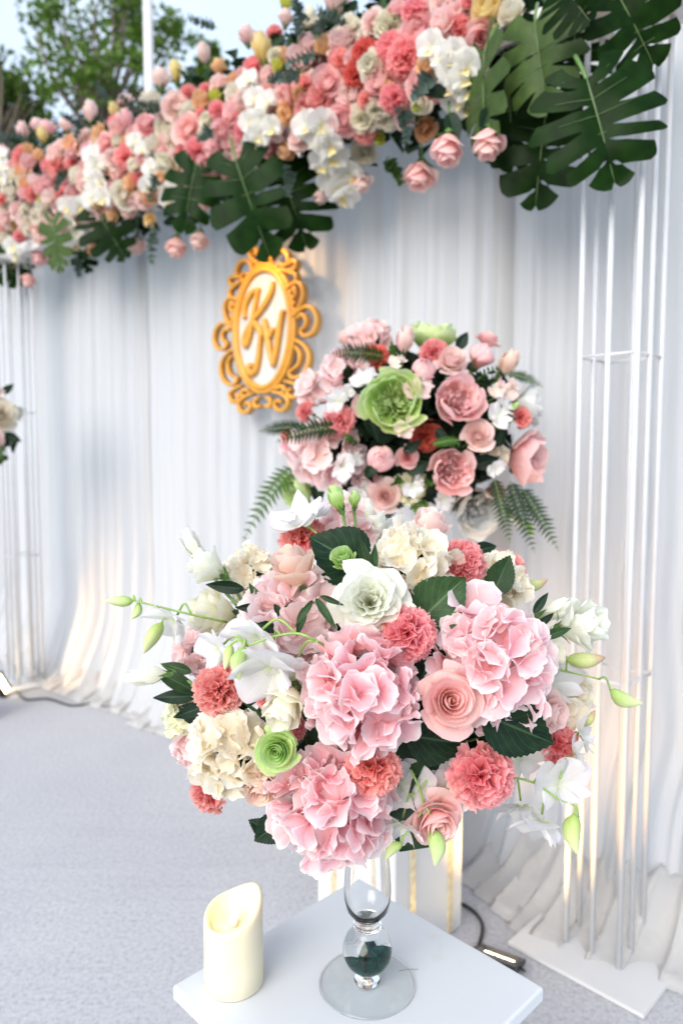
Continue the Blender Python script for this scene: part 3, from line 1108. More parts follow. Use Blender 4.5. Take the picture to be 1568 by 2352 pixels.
# picture light clipped under the swag, above the monogram
sp_ = ray_backdrop(545, 500, .27)
sl = root('clip_lamp', frame(sp_, Vector((0, 0, -1)) - BN * .8, 0, 1), 'small warm clip lamp under the swag above the gold monogram', 'lamp')
q = MB()
q.lathe([(.0005, -.05), (.016, -.048), (.022, -.02), (.028, .0), (.026, .0), (.020, -.012), (.0005, -.014)], 20)
q.build('lamp_shade', MT['black'], sl)
q = MB()
q.lathe([(.0005, -.004), (.012, -.006), (.018, -.011)], 16)
q.build('bulb', MT['lamp_face'], sl)
l = bpy.data.lights.new('clip_lamp_light', 'SPOT')
l.energy = 2.8
l.color = (1.0, .56, .20)
l.spot_size = R(120)
l.spot_blend = .9
l.shadow_soft_size = .02
lo = bpy.data.objects.new('clip_lamp_light', l)
COL.objects.link(lo)
lo.parent = sl
lo.matrix_local = Matrix.Translation((0, 0, .005)) @ Matrix.Rotation(math.pi, 4, 'X')

# ------------------------------------------------------------------ beyond the backdrop: tent pole and trees
pp_ = at(341, 100, 5.6)
q = MB()
q.tube([(pp_.x, pp_.y, -.01), (pp_.x, pp_.y, 5.6)], .036, n=20, smooth=0)
tag(q.build('tent_pole', MT['white_paint']), 'tall white pole rising behind the flower swag against the sky', 'pole')


def tree(px, py, d, rad_px, n_clump, per, label, seed, squash=1.0):
    per = per * .62
    r = random.Random(seed)
    c = at(px, py, d)
    rad = rad_px * m_per_px(d)
    o = root('tree', Matrix.Translation((c.x, c.y, -.012)), label, 'tree', 'trees behind the backdrop')
    cz = c.z + .012
    tk = MB()
    tips = []
    base = Vector((0, 0, 0))
    fork = Vector((r.uniform(-.2, .2), r.uniform(-.2, .2), cz - rad * 1.2))
    tk.tube([base, base.lerp(fork, .5) + Vector((r.uniform(-.1, .1), .05, 0)), fork], .11, .07, n=10)
    clumps = []
    for i in range(n_clump):
        v = Vector((r.gauss(0, 1), r.gauss(0, 1), r.gauss(0, 1))).normalized() * (r.random() ** .4)
        clumps.append(Vector((v.x * rad, v.y * rad, cz + v.z * rad * squash)))
    for i, cpt in enumerate(clumps):
        mid = fork.lerp(cpt, .5) + Vector((r.uniform(-.15, .15), r.uniform(-.15, .15), r.uniform(0, .2))) * rad
        tk.tube([fork, mid, cpt], .022 if i % 5 else .04, .006, n=5, smooth=3)
    tk.build('trunk', MT['bark'], o)
    lv, lf, luv = [], [], []
    for cpt in clumps:
        cr_ = rad * r.uniform(.14, .27)
        for k in range(int(per * r.uniform(.5, 1.3))):
            p = cpt + Vector((r.gauss(0, .55), r.gauss(0, .55), r.gauss(0, .5))) * cr_
            a = Vector((r.gauss(0, 1), r.gauss(0, 1), r.gauss(-.2, .8))).normalized()
            n_ = a.cross(Vector((r.gauss(0, 1), r.gauss(0, 1), r.gauss(0, 1)))).normalized()
            l_ = r.uniform(.075, .13)
            w_ = l_ * .27
            b = len(lv)
            lv += [p, p + a * l_ * .5 + n_ * w_, p + a * l_, p + a * l_ * .5 - n_ * w_]
            lf.append((b, b + 1, b + 2, b + 3))
    q = MB()
    q.raw(lv, lf)
    q.build('crown', MT['tree_leaf'], o, smooth=False)


tree(245, 120, 9.0, 165, 60, 95, 'airy leafy tree directly behind the tall white pole', 3, 1.1)
tree(20, 235, 10.0, 105, 46, 110, 'denser leafy tree crown at the far end above the swag', 4, .9)
tree(462, 150, 11.0, 48, 22, 60, 'small bit of leafy tree just beyond the white pole', 5, 1.0)
# ------------------------------------------------------------------ flower kit: every bloom is about 1 across, looks along +Z, base at z = 0
def sstep(a, b, x):
    t = np.clip((x - a) / (b - a), 0, 1)
    return t * t * (3 - 2 * t)


def cup_petal(r, R_, H, span, phi, lip=0.0, ruffle=0.0, spiral=.10, point=0.0, nt_=8, ns=9, close=0.0, rim_drop=.20, freq=5.0):
    """One petal lying on a cup round the flower's axis."""
    T, S = np.meshgrid(np.linspace(0, 1, nt_) ** .85, np.linspace(-1, 1, ns), indexing='ij')
    ph1, ph2 = r.uniform(0, 6.28), r.uniform(0, 6.28)
    rho = R_ * (1 - (1 - T) ** 2.3)
    rho = rho * (1 + spiral * S * T)
    k = sstep(.55, 1.0, T)
    rho = rho + lip * k * (1 + .25 * np.cos(2.2 * S + ph1)) - close * R_ * k ** 1.5
    z = H * (T ** .92) * (1 - rim_drop * np.abs(S) ** 2.6 * T)
    z = z - max(lip, 0) * .55 * k ** 2 + point * np.exp(-(S / .25) ** 2) * T ** 6
    if ruffle:
        w = ruffle * T ** 2.5
        rho = rho + w * np.sin(freq * S + ph1) + .45 * w * np.sin(freq * 2.3 * S + ph2)
        z = z + .5 * w * np.sin(freq * 1.6 * S + ph2)
    wid = .30 + .70 * sstep(0, .55, T) - .10 * sstep(.8, 1, T)
    a = phi + span * S * wid
    P = np.stack([rho * np.cos(a), rho * np.sin(a), z], -1)
    UV = np.stack([S * .5 + .5, T], -1)
    return P, UV


def rose_petals(seed, n=22, open_=1.0, ruffle=.008, height=.62, point=.02, close=0.0, radius=.47):
    r = random.Random(seed)
    out = []
    for k in range(n):
        q = k / (n - 1)
        R_ = .045 + (radius - .06) * q ** .95 * (.72 + .28 * open_)
        H = height * (.86 + .16 * math.sin(math.pi * min(1, q * 1.25))) * (1 - .34 * open_ * max(0, q - .55) / .45)
        span = 1.75 - .80 * q + r.uniform(-.08, .08)
        lip = (-.015 + .15 * q ** 1.6) * open_
        out.append(cup_petal(r, R_, H, span, k * 2.3999 + r.uniform(-.2, .2), lip, ruffle * (.5 + q), .13 - .05 * q, point * q, close=close * (1 - .3 * q),
                             nt_=8, ns=9, rim_drop=.14 + .14 * q))
    return out


def lisi_petals(seed, n=22, height=.66, open_=1.0):
    r = random.Random(seed)
    out = []
    for k in range(n):
        q = k / (n - 1)
        R_ = .07 + .33 * q ** .9
        H = height * (.80 + .22 * math.sin(math.pi * min(1, q * 1.2))) * (1 - .30 * open_ * max(0, q - .5) / .5)
        out.append(cup_petal(r, R_, H, 1.45 - .40 * q, k * 2.3999 + r.uniform(-.3, .3), (.02 + .15 * q ** 1.5) * open_, .030 + .012 * q, .16, 0, freq=4.5, nt_=9, ns=15, rim_drop=.04 + .10 * q))
    return out


def peony_petals(seed, nin=26, nout=9, frill=.05, cup=.85):
    r = random.Random(seed)
    out = []
    for k in range(nin):
        q = k / (nin - 1)
        out.append(cup_petal(r, .05 + .25 * q, .46 + .08 * math.sin(3 * q + k), .55 + r.uniform(-.1, .2), k * 2.3999 + r.uniform(-.4, .4), .04 * q, frill, .15, r.uniform(0, .05), freq=7, nt_=6, ns=9, rim_drop=.1))
    for k in range(nout):
        q = k / (nout - 1)
        out.append(cup_petal(r, .35 + .12 * q, .66 - .10 * q, .82, k * 2.3999 + r.uniform(-.2, .2), (.01 + .07 * q) * (1.6 - cup), .026, .10, .02, freq=4, nt_=8, ns=11, rim_drop=.22, close=.20 * cup * (1 - .5 * q)))
    return out


def ball_petals(seed, n=16):
    r = random.Random(seed)
    out = []
    for k in range(n):
        q = k / (n - 1)
        out.append(cup_petal(r, .16 + .32 * q, .86 - .10 * q, 1.15 - .2 * q, k * 2.3999 + r.uniform(-.2, .2), 0, .006, .06, 0, close=.97 - .45 * q, rim_drop=.30))
    return out


def fan_petal(r, L_=.5, W=.26, ruf=.07, freq=8.0, teeth=.02):
    nt_, ns = 6, 17
    T, S = np.meshgrid(np.linspace(.05, 1, nt_), np.linspace(-1, 1, ns), indexing='ij')
    p1, p2 = r.uniform(0, 6.28), r.uniform(0, 6.28)
    x = S * W * T ** 1.35
    y = L_ * T * (1 - .16 * S ** 2)
    tooth = np.where(np.arange(ns) % 2 == 0, teeth, -teeth)[None, :] * np.array([r.uniform(.4, 1.3) for _ in range(ns)])[None, :]
    y = y + tooth * (T > .97)
    z = ruf * T ** 1.8 * np.sin(freq * S * .6 + p1) + .55 * ruf * T ** 3 * np.sin(freq * 1.3 * S + p2)
    return np.stack([x, z, y], -1), np.stack([S * .5 + .5, T], -1)       # grows along +Z


def xf(P, M):
    Pn = P @ np.array(M.to_3x3()).T
    return Pn + np.array(M.translation)


def carnation_petals(seed, nout=16, nin=30):
    r = random.Random(seed)
    outer, inner = [], []
    for k in range(nout + nin):
        q = k / (nout + nin - 1)
        th = R(4 + 92 * q ** .62 + r.uniform(-6, 6))
        ph = k * 2.3999 + r.uniform(-.3, .3)
        L_ = .43 + .07 * q + r.uniform(-.06, .05)
        P, UV = fan_petal(r, L_, .31 + .05 * q, .115 - .045 * q, 7.5, .024)
        M = Matrix.Translation((0, 0, .13)) @ Matrix.Rotation(ph, 4, 'Z') @ Matrix.Rotation(th, 4, 'Y') @ Matrix.Rotation(math.pi / 2 + r.uniform(-.9, .9) * (1 - q * .6), 4, 'Z')
        (outer if k >= nin else inner).append((xf(P, M), UV))
    return outer, inner


def hyd_petal(seed, cup=.10, ruf=.035):
    """Broad rounded sepal: a disc narrowed to a claw, gently ruffled, its rim marked in V."""
    r = random.Random(seed)
    nt_, ns = 9, 11
    V_, S = np.meshgrid(np.linspace(-1, 1, nt_), np.linspace(-1, 1, ns), indexing='ij')
    p1, p2 = r.uniform(0, 6.28), r.uniform(0, 6.28)
    dx = S * np.sqrt(1 - V_ ** 2 / 2)
    dy = V_ * np.sqrt(1 - S ** 2 / 2)
    rr = np.sqrt(dx ** 2 + dy ** 2)
    T = np.clip(.5 + .5 * dy, 0, 1)
    tap = .30 + .70 * sstep(-1.0, .15, dy)
    wv = 1 + .05 * np.sin(5 * np.arctan2(dx, dy) + p1) * rr ** 4 + .025 * np.sin(13 * np.arctan2(dx, dy) + p2) * rr ** 6
    x = dx * .40 * tap * wv + r.uniform(-.05, .05) * T
    y = (.30 + .31 * dy) * wv
    z = cup * (dx ** 2) + .5 * cup * T ** 2 + ruf * rr ** 3 * np.sin(3.0 * np.arctan2(dx, dy) + p2) + .45 * ruf * rr ** 4 * np.sin(7 * np.arctan2(dx, dy) + p1)
    vv = np.maximum(T * .86, np.clip(rr, 0, 1) ** 9 * (dy > -.55))
    return np.stack([x, y, z], -1), np.stack([S * .5 + .5, vv], -1)


TPL = {}


def tpl_list(key, grids):
    if key not in TPL:
        ms = []
        for P, UV in grids():
            q = MB()
            q.grid(P, UV)
            ms.append(q.mesh('petal'))
        TPL[key] = ms
    return TPL[key]


def tpl_joined(key, grids, name='bloom'):
    if key not in TPL:
        q = MB()
        for P, UV in grids():
            q.grid(P, UV)
        TPL[key] = q.mesh(name)
    return TPL[key]


def calyx_mesh(seed=0, n=5, L_=.34, rad=.10, spread=.5):
    key = ('calyx', seed, n, L_, spread)
    if key not in TPL:
        r = random.Random(seed)
        q = MB()
        q.lathe([(.03, -.10), (.055, -.07), (rad, -.02), (rad * 1.05, .03), (rad * .6, .06)], 12)
        for k in range(n):
            T, S = np.meshgrid(np.linspace(0, 1, 7), np.linspace(-1, 1, 4), indexing='ij')
            w = .075 * np.sin(np.pi * np.clip(T * .8 + .2, 0, 1)) * (1 - T) ** .6 + .002
            sp = spread * r.uniform(.6, 1.4)
            rho = rad + sp * L_ * T ** 1.4
            z = L_ * T * (1 - .5 * sp * T)
            a = 2 * math.pi * k / n + S * w / np.maximum(rho, .05)
            q.grid(np.stack([rho * np.cos(a), rho * np.sin(a), z - .02], -1), np.stack([S * .5 + .5, T], -1))
        TPL[key] = q.mesh('calyx', (MT['calyx'],))
    return TPL[key]


def leaf_grid(L_=1.0, W=.5, n=15, m=9, fold=.10, droop=.15, teeth=.018, seed=0, tip=1.6, curl=.03):
    r = random.Random(seed)
    T, S = np.meshgrid(np.linspace(0, 1, n), np.linspace(-1, 1, m), indexing='ij')
    prof = np.sin(np.pi * T ** .78) ** .75 * (1 - T ** 5 * .4)
    prof = np.clip(prof, 0, 1) * W * .5 + .004
    edge = (np.abs(S) > .98)
    x = S * (prof + edge * np.where(np.arange(n)[:, None] % 2 == 0, teeth, -teeth * .3))
    y = L_ * T + edge * np.where(np.arange(n)[:, None] % 2 == 0, teeth * .6, 0)
    p = r.uniform(0, 6.28)
    z = fold * np.abs(S) * prof * 2 - droop * L_ * T ** 2 + curl * np.sin(5 * T + p) * S
    return np.stack([x, y, z], -1), np.stack([S * .5 + .5, T], -1)


def leaf_mesh(seed=0, W=.62, teeth=.014, fold=.12, droop=.18, curl=.03, n=29):
    key = ('leaf', seed, W, teeth, fold, droop)
    if key not in TPL:
        q = MB()
        P, UV = leaf_grid(1.0, W, n, 9, fold, droop, teeth, seed, curl=curl)
        q.grid(P, UV)
        TPL[key] = q.mesh('leaf')
    return TPL[key]


def world_part(parent, name, me, Mw, mat=None):
    """A child placed by its world matrix."""
    return link(name, me, parent, ROOTM[parent.name].inverted() @ Mw, mat)


def stem_to(o, p_from, p_to, rad=.0022, mat='stem', sag=.02, name='stem', n=7):
    q = MB()
    inv = ROOTM[o.name].inverted()
    a, b = Vector(p_from), Vector(p_to)
    mid = a.lerp(b, .5) + Vector((0, 0, -sag))
    s = ROOTM[o.name].to_scale().x
    q.tube([inv @ a, inv @ mid, inv @ b], rad / s, rad / s * .9, n=n, smooth=4)
    return q.build(name, MT[mat], o)


PETALS = {
    'rose': lambda s: rose_petals(s, 22, 1.0),
    'rose_half': lambda s: rose_petals(s, 17, .55, .006, .78, .025, radius=.42),
    'rose_bud': lambda s: rose_petals(s, 13, .22, .005, 1.0, .03, close=.14, radius=.40),
    'lisi': lambda s: lisi_petals(s, 24),
    'lisi_side': lambda s: lisi_petals(s, 16, .92, .6),
    'lisi_bud': lambda s: rose_petals(s, 9, .15, .010, 1.05, .02, close=.30, radius=.36),
    'peony': lambda s: peony_petals(s),
    'peony_open': lambda s: peony_petals(s, 24, 14, .05, .75),
    'ball': lambda s: ball_petals(s),
}


def bloom(kind, name, M, mat, label, cat, group, seed=0, calyx=True, petals=True, calyx_mat=None):
    """Rose-like flower with each petal a part."""
    o = root(name, M, label, cat, group)
    if petals:
        for me in tpl_list((kind, seed), lambda: PETALS[kind](seed)):
            link('petal', me, o, None, MT[mat])
    else:
        link('bloom', tpl_joined((kind, seed, 'j'), lambda: PETALS[kind](seed)), o, None, MT[mat])
    if calyx:
        link('calyx', calyx_mesh(seed % 3, spread=.35 if 'bud' in kind else .7, L_=.42 if 'bud' in kind else .34), o)
    return o


def carnation(M, mat, label, group, seed=0, petals=True):
    o = root('carnation', M, label, 'carnation', group)
    if petals:
        for me in tpl_list(('carn_o', seed), lambda: carnation_petals(seed)[0]):
            link('petal', me, o, None, MT[mat])
        link('ruffled_centre', tpl_joined(('carn_i', seed), lambda: carnation_petals(seed)[1]), o, None, MT[mat])
    else:
        link('bloom', tpl_joined(('carn_j', seed), lambda: sum(carnation_petals(seed, 14, 34), [])), o, None, MT[mat])
    key = 'carn_calyx'
    if key not in TPL:
        q = MB()
        q.lathe([(.03, -.38), (.06, -.34), (.075, -.2), (.085, -.05), (.11, .06), (.10, .12)], 12)
        TPL[key] = q.mesh('calyx', (MT['calyx'],))
    link('calyx', TPL[key], o)
    return o


def eye_mesh():
    if 'eye' not in TPL:
        q = MB()
        q.lathe([(.0005, .05), (.022, .045), (.030, .028), (.022, .010), (.0005, .004)], 8)
        for k in range(4):
            a = k * math.pi / 2 + .4
            q.lathe([(.0005, .016), (.012, .012), (.013, .0), (.0005, -.006)], 6, (.036 * math.cos(a), .036 * math.sin(a), .024))
        TPL['eye'] = q.mesh('floret', (MT['eye'],))
    return TPL['eye']


def hydrangea(M, mat, label, group, seed=0, n=26, fsize=.40, petals=True, cap=118, loose=1.15):
    o = root('hydrangea', M, label, 'hydrangea', group)
    r = random.Random(seed * 31 + 5)
    pet = tpl_list('hydp', lambda: [hyd_petal(i, .02 + .05 * (i % 4), .050 + .022 * (i % 3)) for i in range(10)])
    zmin = math.cos(R(cap))
    for i in range(n):
        z = 1 - (1 - zmin) * (i + .5) / n
        a = i * 2.39996 + r.uniform(-.25, .25)
        s = math.sqrt(max(0, 1 - z * z))
        d = Vector((s * math.cos(a), s * math.sin(a), z))
        rad = .33 + r.uniform(-.07, .07)
        p = Vector((d.x * rad, d.y * rad, d.z * rad * .9 + .20))
        dj = (d + loose * .42 * Vector((r.gauss(0, 1), r.gauss(0, 1), r.gauss(0, 1)))).normalized()
        FM = frame(p, dj, r.uniform(0, 6.28), fsize * r.uniform(.85, 1.15))
        up = r.uniform(0, 58)
        if petals:
            f = link('floret', eye_mesh(), o, FM)
            for k in range(4):
                PM = Matrix.Rotation(k * math.pi / 2 + r.uniform(-.14, .14), 4, 'Z') @ Matrix.Rotation(R(up + r.uniform(-14, 14)), 4, 'X') @ Matrix.Diagonal((1.12, 1 + r.uniform(-.1, .1), 1, 1)) @ Matrix.Translation((0, 0, .002 * k))
                link('petal', pet[r.randrange(10)], f, PM, MT[mat])
        else:
            key = ('floret_j', i % 5)
            if key not in TPL:
                q = MB()
                rr = random.Random(i % 5)
                for k in range(4):
                    P, UV = hyd_petal(rr.randrange(99), .12, .045)
                    q.grid(xf(P, Matrix.Rotation(k * math.pi / 2, 4, 'Z') @ Matrix.Rotation(R(12 + 9 * (i % 5)), 4, 'X')), UV)
                TPL[key] = q.mesh('floret')
            link('floret', TPL[key], o, FM, MT[mat])
    q = MB()
    q.lathe([(.02, -.10), (.10, .0), (.20, .12), (.22, .22), (.16, .34), (.001, .40)], 14)
    q.build('flower_core', MT['leaf_fill'], o)
    return o


def orchid_petals(seed=0, wide=.30):
    r = random.Random(seed)
    out = []
    for k, (ang, L_, W, tilt) in enumerate(((90, .50, .17, 18), (210, .48, .17, 12), (330, .48, .17, 12), (18, .52, wide, 8), (162, .52, wide, 8))):
        nt_, ns = 8, 7
        T, S = np.meshgrid(np.linspace(0, 1, nt_), np.linspace(-1, 1, ns), indexing='ij')
        w = W * np.sin(np.pi * np.clip(T ** .7 * .86 + .05, 0, 1)) ** .7
        x = S * w
        y = L_ * T * (1 - .12 * S ** 2 * T)
        z = .10 * T ** 2 - .05 * S ** 2 + .015 * np.sin(4 * S + r.uniform(0, 6)) * T
        M = Matrix.Rotation(R(ang - 90), 4, 'Z') @ Matrix.Rotation(R(tilt + r.uniform(-6, 6)), 4, 'X')
        out.append((xf(np.stack([x, y, z + .004 * k], -1), M), np.stack([S * .5 + .5, T], -1)))
    return out


def orchid_lip(seed=0):
    nt_, ns = 8, 9
    T, S = np.meshgrid(np.linspace(0, 1, nt_), np.linspace(-1, 1, ns), indexing='ij')
    w = .09 + .09 * T
    x = w * np.sin(S * 1.7 * (1 - .35 * T))
    y = -.10 - .16 * T
    z = .06 + .20 * T - w * np.cos(S * 1.7) * (1 - .5 * T) + .02 * np.sin(9 * S) * T
    return [(np.stack([x, y + 0 * S, z], -1), np.stack([S * .5 + .5, T], -1))]


def bud_mesh(seed=0):
    key = ('bud', seed)
    if key not in TPL:
        n, m_ = 13, 14
        P = np.zeros((n, m_, 3))
        UV = np.zeros((n, m_, 2))
        for i in range(n):
            t = i / (n - 1)
            rr = .24 * math.sin(math.pi * min(1, (t ** .75) * .97 + .03)) ** .8 + .004
            for j in range(m_):
                w = 2 * math.pi * j / m_
                g_ = 1 - .10 * abs(math.sin(1.5 * w + seed)) ** 6
                P[i, j] = (rr * g_ * math.cos(w) + .10 * math.sin(math.pi * t) * (1 + .4 * seed), rr * g_ * .86 * math.sin(w), t)
                UV[i, j] = (j / m_, t)
        q = MB()
        q.grid(P, UV, closed=True)
        TPL[key] = q.mesh('bud')
    return TPL[key]


def to_cam(p):
    return (EYE - Vector(p)).normalized()


def cv(d):
    """Direction given as (right, up, towards the camera)."""
    return (Vector((1, 0, 0)) * d[0] + UPV * d[1] - FWD * d[2]).normalized()


def orchid_spray(name, stem_pts, blossoms, buds, label, group, mat='orchid', rad=.0016, cat='orchid', stem_mat='stem_light', pet='orchid', parts=True, lip_mat='orchid'):
    """stem_pts in world; blossoms: (point, direction, size, attach point, roll); buds: (base, direction, length, attach, material)."""
    base = Vector(stem_pts[0])
    o = root(name, Matrix.Translation(base), label, cat, group)
    q = MB()
    q.tube([Vector(p) - base for p in stem_pts], rad, rad * .7, n=8, smooth=5)
    q.build('stem', MT[stem_mat], o)
    sd = 0
    for (p, d, s, a, roll) in blossoms:
        sd += 1
        p, a, d = Vector(p), Vector(a), Vector(d).normalized()
        M = Matrix.Translation(-base) @ frame(p, d, roll, s)
        if parts:
            b = bpy.data.objects.new('blossom', None)
            COL.objects.link(b)
            b.parent = o
            b.matrix_local = M
            for me in tpl_list((pet, sd % 3), lambda: orchid_petals(sd % 3, .30 if pet == 'orchid' else .42)):
                link('petal', me, b, None, MT[mat])
            link('lip', tpl_joined(('lip', 0), lambda: orchid_lip(), 'lip'), b, None, MT[lip_mat])
        else:
            b = link('blossom', tpl_joined((pet, sd % 3, 'j'), lambda: orchid_petals(sd % 3, .30 if pet == 'orchid' else .42)), o, M, MT[mat])
            link('lip', tpl_joined(('lip', 0), lambda: orchid_lip(), 'lip'), b, None, MT[lip_mat])
        if (a - p).length > .002:
            q = MB()
            back = p - d * s * .10
            q.tube([a - base, (a - base).lerp(back - base, .5) + Vector((0, 0, s * .18)), back - base], rad * .8, rad * .9, n=6, smooth=4)
            q.build('flower_stalk', MT[stem_mat], o)
    for (p, d, ln, a, bm_) in buds:
        sd += 1
        p, a, d = Vector(p), Vector(a), Vector(d).normalized()
        link('bud', bud_mesh(sd % 2), o, Matrix.Translation(-base) @ frame(p, d, sd * 1.7, ln), MT[bm_])
        if (a - p).length > .002:
            q = MB()
            q.tube([a - base, (a - base).lerp(p - base, .55) + Vector((0, 0, ln * .22)), p - base], rad * .8, rad * .85, n=6, smooth=4)
            q.build('flower_stalk', MT[stem_mat], o)
    return o


def fern(p, d, L_, label, group, bend=(0, 0, -1), mat='fern', normal=None, seed=0, bendk=.45):
    """A frond: arching midrib with pinnae cut into small leaflets."""
    p, d, bend = Vector(p), Vector(d).normalized(), Vector(bend)
    pts = [p + d * L_ * t + bend * L_ * bendk * t * t for t in np.linspace(0, 1, 9)]
    o = root('fern_frond', Matrix.Translation(p), label, 'fern', group)
    q = MB()
    q.tube([x - p for x in pts], .0014, .0006, n=6, smooth=2)
    q.build('midrib', MT['stem'], o)
    sp = spline(pts, 4)
    nrm = Vector(normal) if normal is not None else to_cam(p)
    lf = MB()
    k = 15
    r = random.Random(seed)
    for i in range(1, k + 1):
        t = i / (k + 1)
        j = t * (len(sp) - 1)
        c = sp[int(j)]
        tan = (sp[min(int(j) + 1, len(sp) - 1)] - sp[max(int(j) - 1, 0)]).normalized()
        side = tan.cross(nrm).normalized()
        nn_ = side.cross(tan)
        for sgn in (-1, 1):
            pl_ = L_ * .22 * (math.sin(math.pi * (.22 + .78 * t)) ** .8) * r.uniform(.85, 1.1)
            dd = (side * sgn + tan * .55 + nn_ * r.uniform(-.25, .25)).normalized()
            w_ = dd.cross(nn_).normalized()
            m_ = 7
            for h in range(m_):
                u = (h + .4) / m_
                c0 = c + dd * pl_ * u
                ll = pl_ * .24 * (1 - u * .75)
                for s2 in (-1, 1):
                    e = (w_ * s2 + dd * .7).normalized()
                    f = e.cross(nn_).normalized()
                    a0 = c0 - p
                    lf.raw([a0, a0 + e * ll * .6 + f * ll * .36, a0 + e * ll * 1.1, a0 + e * ll * .6 - f * ll * .36], [(0, 1, 2, 3)])
            a0 = c + dd * pl_ * .98 - p
            lf.raw([c - p, c + dd * pl_ * .5 + w_ * pl_ * .07 - p, a0, c + dd * pl_ * .5 - w_ * pl_ * .07 - p], [(0, 1, 2, 3)])
    tag(lf.build('leaflets', MT[mat], o, smooth=False), kind='stuff')
    return o


def sprig(p, d, L_, label, group, seed=0, mat='leaf_mid', leaf=.022, n=12, bend=(0, 0, -1), bendk=.15, name='leaf_sprig', cat='sprig', rnd=False):
    """Stem with paired leaves (round for eucalyptus)."""
    p, d, bend = Vector(p), Vector(d).normalized(), Vector(bend)
    r = random.Random(seed)
    pts = [p + d * L_ * t + bend * L_ * bendk * t * t for t in np.linspace(0, 1, 5)]
    o = root(name, Matrix.Translation(p), label, cat, group)
    q = MB()
    q.tube([x - p for x in pts], .0013, .0007, n=6, smooth=3)
    q.build('stem', MT['stem'], o)
    sp = spline(pts, 6)
    key = ('sprigleaf', rnd)
    if key not in TPL:
        m_ = MB()
        P, UV = leaf_grid(1.0, .95 if rnd else .42, 9, 5, .15, .1, 0, 0, curl=.03)
        m_.grid(P, UV)
        TPL[key] = m_.mesh('leaf')
    for i in range(n):
        t = .12 + .88 * i / (n - 1)
        j = t * (len(sp) - 1)
        c = sp[int(j)]
        tan = (sp[min(int(j) + 1, len(sp) - 1)] - sp[max(int(j) - 1, 0)]).normalized()
        a = tan.orthogonal().normalized()
        a.rotate(Quaternion(tan, i * 2.1 + r.uniform(-.4, .4)))
        y = (a + tan * r.uniform(.35, .9)).normalized()
        x = y.cross(tan).normalized()
        z = x.cross(y)
        s = leaf * r.uniform(.75, 1.2) * (1.1 - .5 * t)
        M = Matrix(((x.x, y.x, z.x, c.x - p.x), (x.y, y.y, z.y, c.y - p.y), (x.z, y.z, z.z, c.z - p.z), (0, 0, 0, 1))) @ Matrix.Diagonal((s, s, s, 1))
        link('leaf', TPL[key], o, M, MT[mat])
    return o


def greenery(name, label, c, rad, n, leaf, seed, mat='leaf_fill', inner=.55):
    """Uncountable dark filler leaves inside a bouquet."""
    r = random.Random(seed)
    q = MB()
    for i in range(n):
        v = Vector((r.gauss(0, 1), r.gauss(0, 1), r.gauss(0, 1))).normalized()
        k = r.uniform(inner, 1.0)
        p = Vector((c[0] + v.x * rad[0] * k, c[1] + v.y * rad[1] * k, c[2] + v.z * rad[2] * k))
        d = (v + .9 * Vector((r.gauss(0, 1), r.gauss(0, 1), r.gauss(0, 1)))).normalized()
        P, UV = leaf_grid(leaf * r.uniform(.6, 1.3), leaf * r.uniform(.3, .5), 6, 3, .2, .15, 0, i)
        q.grid(xf(P, frame(p, d.cross(v + Vector((.01, .02, .03))), r.uniform(0, 6.28))), UV)
    return tag(q.build(name, MT[mat]), label, 'foliage', None, 'stuff')


def ellipsoid_hit(px, py, c, rad):
    """Front point of an ellipsoid along a sight line, with its outward normal; off the outline the nearest side point."""
    d = ray(px, py)
    rr = Vector(rad)
    o = EYE - Vector(c)
    o2 = Vector((o.x / rr.x, o.y / rr.y, o.z / rr.z))
    d2 = Vector((d.x / rr.x, d.y / rr.y, d.z / rr.z))
    A, Bq, C_ = d2.dot(d2), 2 * o2.dot(d2), o2.dot(o2) - 1
    disc = Bq * Bq - 4 * A * C_
    t = (-Bq - math.sqrt(disc)) / (2 * A) if disc > 0 else -Bq / (2 * A)
    p = EYE + d * t
    q = p - Vector(c)
    n = Vector((q.x / rr.x ** 2, q.y / rr.y ** 2, q.z / rr.z ** 2)).normalized()
    return p, n
# ------------------------------------------------------------------ front bouquet
FC = at(872, 1590, .94)
FR = (.235, .19, .215)
FG = 'flowers of the front bouquet'
MOUTH = Vector((VP.x, VP.y, TZ + .24))
foam = MB()
foam.lathe([(.0005, -.10), (.06, -.095), (.095, -.05), (.105, .0), (.095, .05), (.06, .085), (.0005, .10)], 24)
tag(foam.build('floral_foam', MT['foam'], M=Matrix.Translation((MOUTH.x, MOUTH.y, FC.z - .04))), 'dark green floral foam hidden inside the front bouquet', 'floral foam')
greenery('bouquet_greenery', 'dark green filler leaves deep inside the front bouquet', (FC.x, FC.y + .01, FC.z - .01), (.150, .130, .130), 300, .060, 3)


def place(px, py, size, d=None, push=0.0, depth=.32, c=FC, rad=FR):
    """Matrix of a bloom of the given photo size whose middle sits on the bouquet's surface."""
    p, n = ellipsoid_hit(px, py, c, rad)
    r_ = ray(px, py).normalized()
    p = p + r_ * push
    s = size * m_per_px(p.y) * (1.03 if c is FC else 1.12)
    dd = cv(d) if d is not None else (n + .45 * to_cam(p)).normalized()
    return p, dd, s


SEED = [100]


